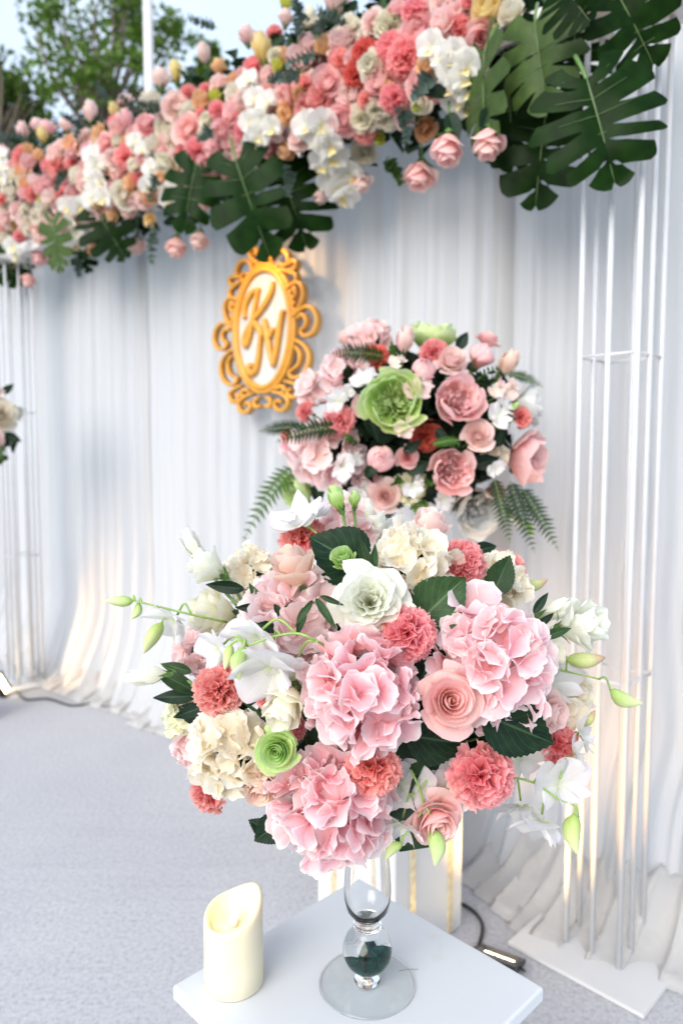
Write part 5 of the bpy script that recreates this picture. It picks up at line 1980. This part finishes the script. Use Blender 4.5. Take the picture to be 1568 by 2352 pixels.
vm = MB()
vm.lathe([(.0005, 0), (.055, 0), (.056, .004), (.02, .02), (.016, .05), (.022, .09), (.040, .18), (.0375, .18), (.019, .092), (.0005, .088)], 24)
vm.build('bowl', MT['glass'], q2)
# ------------------------------------------------------------------ flower swag along the top of the backdrop
SG = 'flowers of the hanging swag'
CX = [-60, 0, 300, 600, 900, 1100, 1300]
CY = [480, 462, 398, 262, 150, 75, 20]
CHH = [150, 150, 150, 165, 185, 185, 185]


def swag_pt(px, py, extra=0.0):
    vc = np.interp(px, CX, CY)
    h = np.interp(px, CX, CHH)
    w = max(-1.0, min(1.0, (vc - py) / h))
    k = math.sqrt(max(0, 1 - w * w))
    out = .20 + .15 * k + extra
    p = ray_backdrop(px, py, out)
    n = (BN * (.35 + .65 * k) + Vector((0, 0, 1)) * w * .9).normalized()
    return p, n, w


def a1(x, y, s):
    return x * .5002, y * .5002, s * .5002


def a2(x, y, s):
    return 689 + x * .5606, y * .5606, s * .5606


SW = []
rose_list1 = {
    'rose_mid': [(860, 590, 105), (1065, 510, 98), (1080, 655, 112), (740, 710, 82), (660, 730, 72), (545, 790, 92), (340, 890, 76), (135, 750, 88), (985, 680, 92), (590, 570, 72), (540, 590, 82), (665, 565, 92), (480, 650, 62),
                 (230, 845, 80), (300, 835, 62), (220, 600, 80), (1310, 440, 100), (1500, 375, 112), (330, 710, 62), (115, 895, 56), (60, 760, 56), (185, 870, 50)],
    'rose_pale': [(810, 480, 104), (940, 270, 92), (740, 370, 82), (575, 460, 72), (420, 540, 82), (370, 620, 82), (170, 580, 66), (305, 580, 64), (110, 620, 66), (1000, 375, 82), (1310, 90, 84), (1135, 170, 92), (1370, 270, 112),
                  (1550, 180, 76), (810, 725, 84), (250, 710, 82), (185, 1095, 56), (215, 1020, 64), (270, 960, 64), (600, 970, 74), (20, 1005, 58), (110, 1060, 60), (1520, 20, 84), (1290, 620, 60)],
    'rose_cream': [(750, 580, 92), (800, 615, 74), (710, 665, 76), (640, 670, 82), (350, 800, 84), (95, 830, 64), (630, 890, 64), (560, 890, 90), (130, 965, 80), (25, 950, 64), (190, 950, 64), (1070, 420, 84), (1425, 95, 84), (950, 550, 64),
                   (690, 465, 90), (20, 870, 62), (65, 880, 60), (125, 1040, 70), (1260, 240, 64), (770, 890, 62), (10, 770, 70), (240, 1035, 60)],
    'rose_yellow': [(810, 350, 92), (1205, 255, 112), (530, 530, 62), (685, 1010, 54), (50, 1020, 72), (200, 640, 56)],
    'rose_lime': [(995, 445, 62), (1280, 300, 54), (195, 915, 46), (1310, 15, 64), (1380, 360, 54)],
    'rose_apricot': [(1325, 520, 104), (800, 800, 74), (450, 620, 82), (1005, 315, 72), (590, 840, 74), (520, 780, 56)],
}
carn_list1 = [(1410, 500, 96), (1475, 455, 88), (1165, 315, 84), (1260, 148, 60), (1450, 260, 66), (865, 425, 76), (995, 505, 68), (900, 690, 92), (840, 680, 64), (580, 715, 84), (500, 680, 74), (270, 760, 84), (95, 715, 64), (145, 895, 64),
              (330, 745, 56), (640, 805, 66), (950, 410, 56), (1110, 600, 64), (810, 935, 62), (690, 620, 56), (215, 760, 48), (280, 890, 54), (1550, 280, 76), (5, 915, 54), (1380, 390, 64), (920, 520, 48), (525, 560, 48), (85, 1090, 50)]
for mt, L_ in rose_list1.items():
    for t in L_:
        SW.append(('rose', mt) + a1(*t))
for t in carn_list1:
    SW.append(('carn', 'carn') + a1(*t))
rose_list2 = {
    'rose_mid': [(490, 130, 145), (745, 155, 142), (110, 335, 112), (325, 330, 130), (170, 490, 112), (510, 350, 112), (395, 30, 88)],
    'rose_pale': [(175, 170, 112), (210, 380, 132), (430, 480, 108), (20, 240, 84), (150, 20, 96), (700, 25, 70)],
    'rose_cream': [(285, 265, 78), (255, 490, 86), (310, 450, 74), (260, 630, 84), (490, 430, 76), (870, 60, 100), (40, 90, 84), (520, 20, 86), (275, 130, 76)],
    'rose_yellow': [(780, 40, 132), (735, 465, 56)],
    'rose_lime': [(325, 570, 54), (480, 440, 50)],
    'rose_apricot': [(515, 525, 86), (365, 345, 98), (520, 250, 94), (360, 380, 70)],
}
carn_list2 = [(365, 205, 126), (435, 240, 126), (465, 40, 96), (650, 120, 96), (165, 250, 76), (30, 440, 92), (85, 400, 92), (380, 410, 84), (265, 540, 76), (590, 395, 50), (15, 350, 66), (265, 410, 66), (700, -10, 70)]
for mt, L_ in rose_list2.items():
    for t in L_:
        SW.append(('rose', mt) + a2(*t))
for t in carn_list2:
    SW.append(('carn', 'carn') + a2(*t))
for t in [(265, 215, 86), (225, 300, 88)]:
    SW.append(('carn', 'carn_red') + a2(*t))
SW.append(('carn', 'carn_cream') + a2(365, 100, 112))
SW.append(('carn', 'carn_cream') + a1(1260, 255, 60))

rf = random.Random(41)
for _ in range(4000):
    if len(SW) > 262:
        break
    px = rf.uniform(-10, 1090)
    py = np.interp(px, CX, CY) + np.interp(px, CX, CHH) * rf.uniform(-.72, .62)
    s_ = float(np.interp(px, [0, 600, 1100], [34, 44, 60])) * rf.uniform(.85, 1.15)
    if py > -20 and all((px - e[2]) ** 2 + (py - e[3]) ** 2 > (.56 * max(s_, e[4])) ** 2 for e in SW):
        SW.append(('rose', rf.choice(['rose_pale', 'rose_pale', 'rose_cream', 'rose_mid', 'rose_apricot']), px, float(py), s_))

COLN = {'rose_mid': 'rosy pink rose', 'rose_pale': 'pale pink rose', 'rose_cream': 'cream rose', 'rose_yellow': 'yellow rose', 'rose_lime': 'small lime green bloom', 'rose_apricot': 'apricot rose',
        'carn': 'coral carnation', 'carn_red': 'deep red carnation', 'carn_cream': 'cream carnation'}
ORD = ['', 'first', 'second', 'third', 'fourth', 'fifth', 'sixth', 'seventh', 'eighth', 'ninth', 'tenth', 'eleventh', 'twelfth', 'thirteenth', 'fourteenth', 'fifteenth', 'sixteenth', 'seventeenth', 'eighteenth', 'nineteenth', 'twentieth'] + ['twenty-' + x for x in ('first', 'second', 'third', 'fourth', 'fifth', 'sixth', 'seventh', 'eighth', 'ninth')]
rows = {}
for i, (k, mt, px, py, s) in enumerate(SW):
    w = swag_pt(px, py)[2]
    band = 'upper edge' if w > .55 else ('upper half' if w > .08 else ('lower half' if w > -.40 else 'lower edge'))
    rows.setdefault((mt, band), []).append(i)
LAB = {}
for (mt, band), idx in rows.items():
    idx.sort(key=lambda i: SW[i][2])
    for n_, i in enumerate(idx):
        if len(idx) == 1:
            LAB[i] = f'only {COLN[mt]} along the {band} of the hanging swag'
        else:
            LAB[i] = f"{COLN[mt]} in the swag's {band}, {ORD[n_ + 1]} such one from the left end"
rs = random.Random(5)
for i, (k, mt, px, py, s) in enumerate(SW):
    p, n, w = swag_pt(px, py, rs.uniform(-.02, .03))
    sz = s * m_per_px((p - EYE).dot(FWD)) * 1.28 * rs.uniform(.86, 1.14)
    d = (n + .35 * to_cam(p) + .28 * Vector((rs.gauss(0, 1), rs.gauss(0, 1), rs.gauss(0, 1)))).normalized()
    big = s * 682 / 1568 > 30
    if k == 'rose':
        kind = 'rose' if rs.random() < .55 else 'rose_half'
        if w > .75:
            kind, d = rs.choice(['rose_half', 'rose_bud']), (d + Vector((0, 0, 1.2))).normalized()
        if mt in ('rose_cream', 'rose_pale') and rs.random() < .3:
            kind = 'lisi'
        if mt == 'rose_lime':
            kind = 'rose_half'
        M = frame(p - d * sz * .36, d, rs.uniform(0, 6.28), sz)
        bloom(kind, 'rose', M, mt, LAB[i], 'rose' if mt != 'rose_lime' else 'bloom', SG, rs.randrange(3), calyx=(w > .5), petals=big)
    else:
        M = frame(p - d * sz * .22, d, rs.uniform(0, 6.28), sz)
        carnation(M, mt, LAB[i], SG, rs.randrange(3), petals=False)

# roses hanging head down under the swag
hang = [(a1(430, 1150, 64), 'rose_apricot', 'drooping peach rose hanging under the swag beside the dark split leaf'), (a1(625, 1130, 80), 'rose_pale', 'drooping pale rose hanging between split leaf and eucalyptus strand'),
        (a1(810, 1138, 96), 'rose_pink', 'drooping salmon rose hanging in the middle of the three under the swag'), (a1(915, 1108, 88), 'rose_pale', 'drooping pale rose hanging nearest to the gold monogram'),
        (a1(180, 1182, 76), 'rose_pink', 'drooping pink rose hanging left of the pale split leaf'), (a1(130, 1288, 66), 'rose_pink', 'lowest drooping pink rose at the far left end'),
        (a2(605, 615, 135), 'rose_pink', 'drooping pink rose hanging second from the big split leaves'), (a2(770, 592, 128), 'rose_pink', 'drooping pink rose hanging right beside the big split leaves'),
        (a2(490, 722, 126), 'rose_pink', 'lowest drooping pink rose on the right half of the swag'), (a2(250, 748, 84), 'rose_pale', 'drooping pale rose beside the long white orchid cluster'),
        (a1(1470, 905, 68), 'rose_pale', 'drooping pale rose right of the central split leaves'), (a1(945, 930, 70), 'rose_pale', 'pale pink rose hanging between the two central split leaves')]
for i, ((px, py, s), mt, lab) in enumerate(hang):
    p, n, w = swag_pt(px, py, .20 if px > 1000 and s > 60 else .02)
    sz = s * m_per_px((p - EYE).dot(FWD)) * 1.32
    d = Vector((rs.uniform(-.15, .15), rs.uniform(-.35, -.1), -1)).normalized()
    M = frame(p - d * sz * .45, d, rs.uniform(0, 6.28), sz)
    o = bloom('rose_half', 'rose', M, mt, lab, 'rose', 'roses hanging under the swag', i % 3, True, petals=s * .435 > 28)
    top, _, _ = swag_pt(px + rs.uniform(-10, 10), py - s * 2.4, -.03)
    stem_to(o, M @ Vector((0, 0, -.06)), top, .0028, sag=-.01)
    for kk in range(2):
        a = M @ Vector((0, 0, -.5 - .5 * kk))
        y = Vector((rs.uniform(-1, 1), -.3, -.7)).normalized()
        L_ = sz * .8
        world_part(o, 'leaf', leaf_mesh(kk, .5, 0, .12, .18), frame(a, Vector((rs.uniform(-.5, .5), -1, .3)), rs.uniform(0, 6.28), L_), MT['leaf'])

# white moth orchids in hanging sprays
oc = [
    ([a1(x, y, 0)[:2] for x, y in ((1140, 372), (1172, 452), (1228, 470), (1205, 540), (1150, 560), (1250, 585), (1190, 622), (1165, 655))], 88 * .5, 'white orchid cluster above the central split leaves'),
    ([a1(x, y, 0)[:2] for x, y in ((425, 715), (445, 760), (418, 805), (462, 825), (440, 872), (475, 908), (425, 915))], 84 * .5, 'white orchid cluster beside coral carnations in the left half'),
    ([a1(x, y, 0)[:2] for x, y in ((310, 950), (365, 945), (330, 1020), (350, 1070), (345, 1120), (375, 1100))], 76 * .5, 'white orchid cluster hanging between pale and dark split leaves'),
    ([a1(x, y, 0)[:2] for x, y in ((60, 1130), (72, 1170), (50, 1200), (90, 1240), (75, 1260))], 72 * .5, 'white orchid strand hanging at the far left end'),
    ([a1(x, y, 0)[:2] for x, y in ((8, 720), (12, 775), (2, 820))], 76 * .5, 'white orchids cut off at the left picture edge'),
    ([a2(x, y, 0)[:2] for x, y in ((30, 515), (95, 505), (70, 560), (120, 590), (135, 640), (100, 665), (165, 690), (205, 715), (130, 735), (160, 770), (180, 800))], 104 * .56, 'longest white orchid cluster hanging right of the central split leaves'),
    ([a2(x, y, 0)[:2] for x, y in ((540, 190), (590, 225), (640, 225), (690, 265), (625, 285), (675, 315), (620, 355), (690, 360), (645, 400), (690, 430))], 108 * .56, 'white orchid cluster beside the big split leaves on the right'),
    ([a1(x, y, 0)[:2] for x, y in ((690, 770), (705, 820), (680, 850), (790, 870), (770, 920))], 70 * .5, 'small cream orchid cluster left of the central split leaves'),
    ([a1(x, y, 0)[:2] for x, y in ((620, 650), (660, 690))], 70 * .5, 'pair of white orchids among pink roses in the left half'),
]
for (pts, s, lab) in oc:
    W_ = []
    for (px, py) in pts:
        p, n, w = swag_pt(px, py, .045)
        W_.append((p, (n + .4 * to_cam(p) + .35 * Vector((rs.gauss(0, 1), rs.gauss(0, 1), rs.gauss(0, 1)))).normalized()))
    stem = [swag_pt(pts[0][0], pts[0][1] - s * .8, -.02)[0]] + [p - d * .03 for p, d in W_[::2]]
    if len(stem) < 2:
        stem.append(W_[0][0])
    orchid_spray('orchid_spray', stem, [(p, d, s * m_per_px((p - EYE).dot(FWD)) * 1.3, p - d * .03, rs.uniform(-.5, .5)) for p, d in W_], [], lab, SG, mat='phal', pet='phal', parts=False, lip_mat='phal_lip', cat='orchid')


# ------------------------------------------------------------------ monstera leaves
def monstera_mesh(seed):
    key = ('monst', seed)
    if key in TPL:
        return TPL[key]
    r = random.Random(seed)
    q = MB()
    nf = 5 + seed % 2
    ang0, ang1 = 158, 4
    for sgn in (-1, 1):
        edges = [i / nf for i in range(nf + 1)]
        edges = [edges[0]] + [e + r.uniform(-.045, .045) for e in edges[1:-1]] + [edges[-1]]
        cutr = [r.uniform(.20, .42) for _ in range(nf + 1)]
        cutw = [r.uniform(.022, .048) for _ in range(nf + 1)]
        cutw[0] = cutw[-1] = 0
        hole = [r.random() < .45 for _ in range(nf + 1)]

        def gap(i, rr):
            g_ = cutw[i] * np.clip((rr - cutr[i]) / (1 - cutr[i]), 0, 1) ** .55
            if hole[i]:
                g_ = g_ + .55 * cutw[i] * np.exp(-((rr - .20) / .055) ** 2) * (cutw[i] > 0)
            return g_

        for i in range(nf):
            nr, na_ = 13, 8
            RR_, AA = np.meshgrid(np.linspace(0, 1, nr), np.linspace(0, 1, na_), indexing='ij')
            lo_, hi = edges[i] + gap(i, RR_), edges[i + 1] - gap(i + 1, RR_)
            pp = lo_ + (hi - lo_) * AA
            # midrib point and margin point for each vein
            my = .06 + .90 * pp ** 1.15
            th = np.radians(ang0 + (ang1 - ang0) * pp ** .92)
            rad = .50 + .10 * np.sin(np.pi * pp) + .12 * pp ** 3
            bx = rad * np.sin(th) * (1.0 - .12 * pp)
            by = .36 + rad * np.cos(th) * 1.08
            tipk = 1 - .24 * np.abs(AA - .72) ** 1.25 * RR_ ** 4
            bow = .05 * np.sin(np.pi * RR_)
            x = (bx * RR_) * tipk
            y = my + (by - my) * RR_ * tipk + bow * (1 - pp)
            z = .22 * np.abs(x) * 1.2 - .28 * y ** 2 * .55 - .48 * x ** 2 * (1 + .8 * np.sin(3 * pp + seed)) + .012 * np.sin(9 * pp + 3 * RR_ + seed)
            q.grid(np.stack([sgn * x, y, z], -1), np.stack([.5 + sgn * .5 * RR_, pp], -1))
    mid = [Vector((0, y, -.28 * y * y * .55 + .004)) for y in np.linspace(.05, .97, 10)]
    TPL[key] = q.mesh('blade')
    m2 = MB()
    m2.tube(mid, .011, .003, n=6, smooth=2)
    for i in range(1, 6):
        for sgn in (-1, 1):
            pp = i / 6 - .08
            my = .06 + .90 * pp ** 1.15
            th = math.radians(ang0 + (ang1 - ang0) * pp ** .92)
            rad = .46
            x, y = rad * math.sin(th), .36 + rad * math.cos(th) * 1.08
            f = lambda k: Vector((sgn * x * k, my + (y - my) * k, .12 * abs(x * k) - .154 * (my + (y - my) * k) ** 2 - .22 * (x * k) ** 2 + .003))
            m2.tube([f(0), f(.35), f(.7)], .004, .0015, n=5, smooth=2)
    TPL[('monst_v', seed)] = m2.mesh('veins', (MT['vein'],))
    return TPL[key]


MT['vein'] = plain('monstera_vein', (.085, .14, .045), rough=.45)


def monstera(cx, cy, L_px, ang, lab, tilt=0, roll=0.0, mat='monst', extra=.10, seed=0, wide=1.0):
    """Leaf whose base is at a photo point; ang: where the tip points (270 = down)."""
    p = ray_backdrop(cx, cy, .22 + extra)
    L_ = L_px * m_per_px((p - EYE).dot(FWD))
    y = cv((math.cos(R(ang)) * math.cos(R(tilt)), math.sin(R(ang)) * math.cos(R(tilt)), math.sin(R(tilt))))
    z = to_cam(p)
    z.rotate(Quaternion(y, roll))
    x = y.cross(z).normalized()
    z = x.cross(y)
    M = Matrix(((x.x, y.x, z.x, p.x), (x.y, y.y, z.y, p.y), (x.z, y.z, z.z, p.z), (0, 0, 0, 1))) @ Matrix.Diagonal((L_ * wide, L_, L_, 1))
    o = root('monstera_leaf', M, lab, 'leaf', 'split monstera leaves in the swag')
    monstera_mesh(seed)
    link('blade', TPL[('monst', seed)], o, None, MT[mat])
    link('veins', TPL[('monst_v', seed)], o)
    q = MB()
    q.tube([(0, .08, 0), (0, -.05, -.03), (0, -.25, -.12)], .016, .02, n=7, smooth=4)
    q.build('leaf_stalk', MT['stem'], o)
    return o


b2 = lambda x, y: a2(x, y, 0)[:2]
b1 = lambda x, y: a1(x, y, 0)[:2]
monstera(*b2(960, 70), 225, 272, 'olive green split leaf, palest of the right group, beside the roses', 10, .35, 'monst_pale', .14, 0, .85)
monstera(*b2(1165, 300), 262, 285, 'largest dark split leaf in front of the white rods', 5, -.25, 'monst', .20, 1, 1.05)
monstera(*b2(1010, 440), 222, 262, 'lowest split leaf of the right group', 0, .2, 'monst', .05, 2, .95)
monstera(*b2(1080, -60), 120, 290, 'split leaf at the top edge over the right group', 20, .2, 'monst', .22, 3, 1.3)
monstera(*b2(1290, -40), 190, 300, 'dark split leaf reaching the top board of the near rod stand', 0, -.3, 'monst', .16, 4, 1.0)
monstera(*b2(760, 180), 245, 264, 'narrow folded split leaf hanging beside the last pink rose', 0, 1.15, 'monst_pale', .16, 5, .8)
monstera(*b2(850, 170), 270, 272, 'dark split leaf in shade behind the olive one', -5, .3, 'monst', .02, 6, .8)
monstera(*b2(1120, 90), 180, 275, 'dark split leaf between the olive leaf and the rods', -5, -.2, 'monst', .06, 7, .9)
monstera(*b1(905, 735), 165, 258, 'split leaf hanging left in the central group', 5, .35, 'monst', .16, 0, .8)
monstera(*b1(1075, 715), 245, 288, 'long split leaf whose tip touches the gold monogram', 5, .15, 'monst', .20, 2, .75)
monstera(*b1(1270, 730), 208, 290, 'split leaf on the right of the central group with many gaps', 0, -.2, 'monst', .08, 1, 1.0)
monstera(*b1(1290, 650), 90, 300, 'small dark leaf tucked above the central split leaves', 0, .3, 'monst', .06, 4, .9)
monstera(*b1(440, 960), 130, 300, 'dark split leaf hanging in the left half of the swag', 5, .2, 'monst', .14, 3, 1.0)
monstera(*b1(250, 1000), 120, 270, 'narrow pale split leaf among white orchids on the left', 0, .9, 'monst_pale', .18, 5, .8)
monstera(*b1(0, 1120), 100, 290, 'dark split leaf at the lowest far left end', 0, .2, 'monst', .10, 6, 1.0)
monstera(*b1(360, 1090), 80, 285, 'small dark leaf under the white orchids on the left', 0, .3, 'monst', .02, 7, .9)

# eucalyptus strands
for i, (px, py, ang, L_, lab) in enumerate((
        b1(1000, 130) + (165, 70, 'grey eucalyptus sprig sticking up beyond the white pole'), b1(1370, 200) + (95, 85, 'thick eucalyptus sprig standing up near the cream rosebud'), b1(1450, 180) + (70, 50, 'eucalyptus sprig behind the upper coral carnation'),
        b1(700, 1020) + (272, 95, 'long eucalyptus strand hanging between drooping roses'), b1(1330, 760) + (268, 70, 'eucalyptus strand in front of the central split leaves'),
        b2(420, 430) + (275, 85, 'eucalyptus strand hanging beside pale roses on the right'), b2(560, 300) + (225, 80, 'eucalyptus sprig crossing pink roses near the right orchid cluster'),
        b2(90, 220) + (200, 80, 'eucalyptus sprig among coral carnations in the middle'), b2(200, 100) + (160, 80, 'eucalyptus sprig above the pale pink roses at the top'),
        b1(1220, 380) + (20, 55, 'eucalyptus sprig right of the central orchid cluster'), b1(990, 590) + (215, 45, 'short eucalyptus sprig between pink roses in the centre'), b1(750, 500) + (170, 60, 'eucalyptus sprig below the white pole'),
        b1(730, 800) + (250, 60, 'eucalyptus sprig above the small cream orchids'), b1(400, 590) + (150, 60, 'eucalyptus sprig along the upper left roses'), b1(140, 640) + (170, 60, 'eucalyptus sprig at the upper left end'),
        b1(60, 680) + (140, 55, 'eucalyptus sprig at the leftmost top of the swag'), b1(350, 660) + (80, 50, 'eucalyptus sprig between pale roses on the left'), b1(300, 780) + (250, 50, 'eucalyptus sprig beside a coral carnation on the left'),
        b1(355, 1180) + (280, 45, 'thin eucalyptus tip hanging under the left orchids'), b2(350, 640) + (300, 70, 'wispy green strand hanging below cream roses'), b1(650, 520) + (140, 60, 'eucalyptus sprig at the upper edge left of the pole'),
        b2(20, 120) + (110, 70, 'eucalyptus sprig at the swag top between buds'), b1(1400, 330) + (200, 60, 'eucalyptus sprig in the middle above the apricot rose'), b1(500, 480) + (120, 55, 'small eucalyptus sprig on the upper edge in the left half'))):
    p, n, w = swag_pt(px, py, .06)
    d = cv((math.cos(R(ang)), math.sin(R(ang)), .25))
    sprig(p, d, L_ * m_per_px((p - EYE).dot(FWD)), lab, 'eucalyptus in the swag', seed=i, mat='euca' if i != 19 else 'fern_light', leaf=.030, n=18, bendk=.1, name='eucalyptus_sprig', cat='eucalyptus', rnd=True)

# uncountable dark filler foliage packed on the beam
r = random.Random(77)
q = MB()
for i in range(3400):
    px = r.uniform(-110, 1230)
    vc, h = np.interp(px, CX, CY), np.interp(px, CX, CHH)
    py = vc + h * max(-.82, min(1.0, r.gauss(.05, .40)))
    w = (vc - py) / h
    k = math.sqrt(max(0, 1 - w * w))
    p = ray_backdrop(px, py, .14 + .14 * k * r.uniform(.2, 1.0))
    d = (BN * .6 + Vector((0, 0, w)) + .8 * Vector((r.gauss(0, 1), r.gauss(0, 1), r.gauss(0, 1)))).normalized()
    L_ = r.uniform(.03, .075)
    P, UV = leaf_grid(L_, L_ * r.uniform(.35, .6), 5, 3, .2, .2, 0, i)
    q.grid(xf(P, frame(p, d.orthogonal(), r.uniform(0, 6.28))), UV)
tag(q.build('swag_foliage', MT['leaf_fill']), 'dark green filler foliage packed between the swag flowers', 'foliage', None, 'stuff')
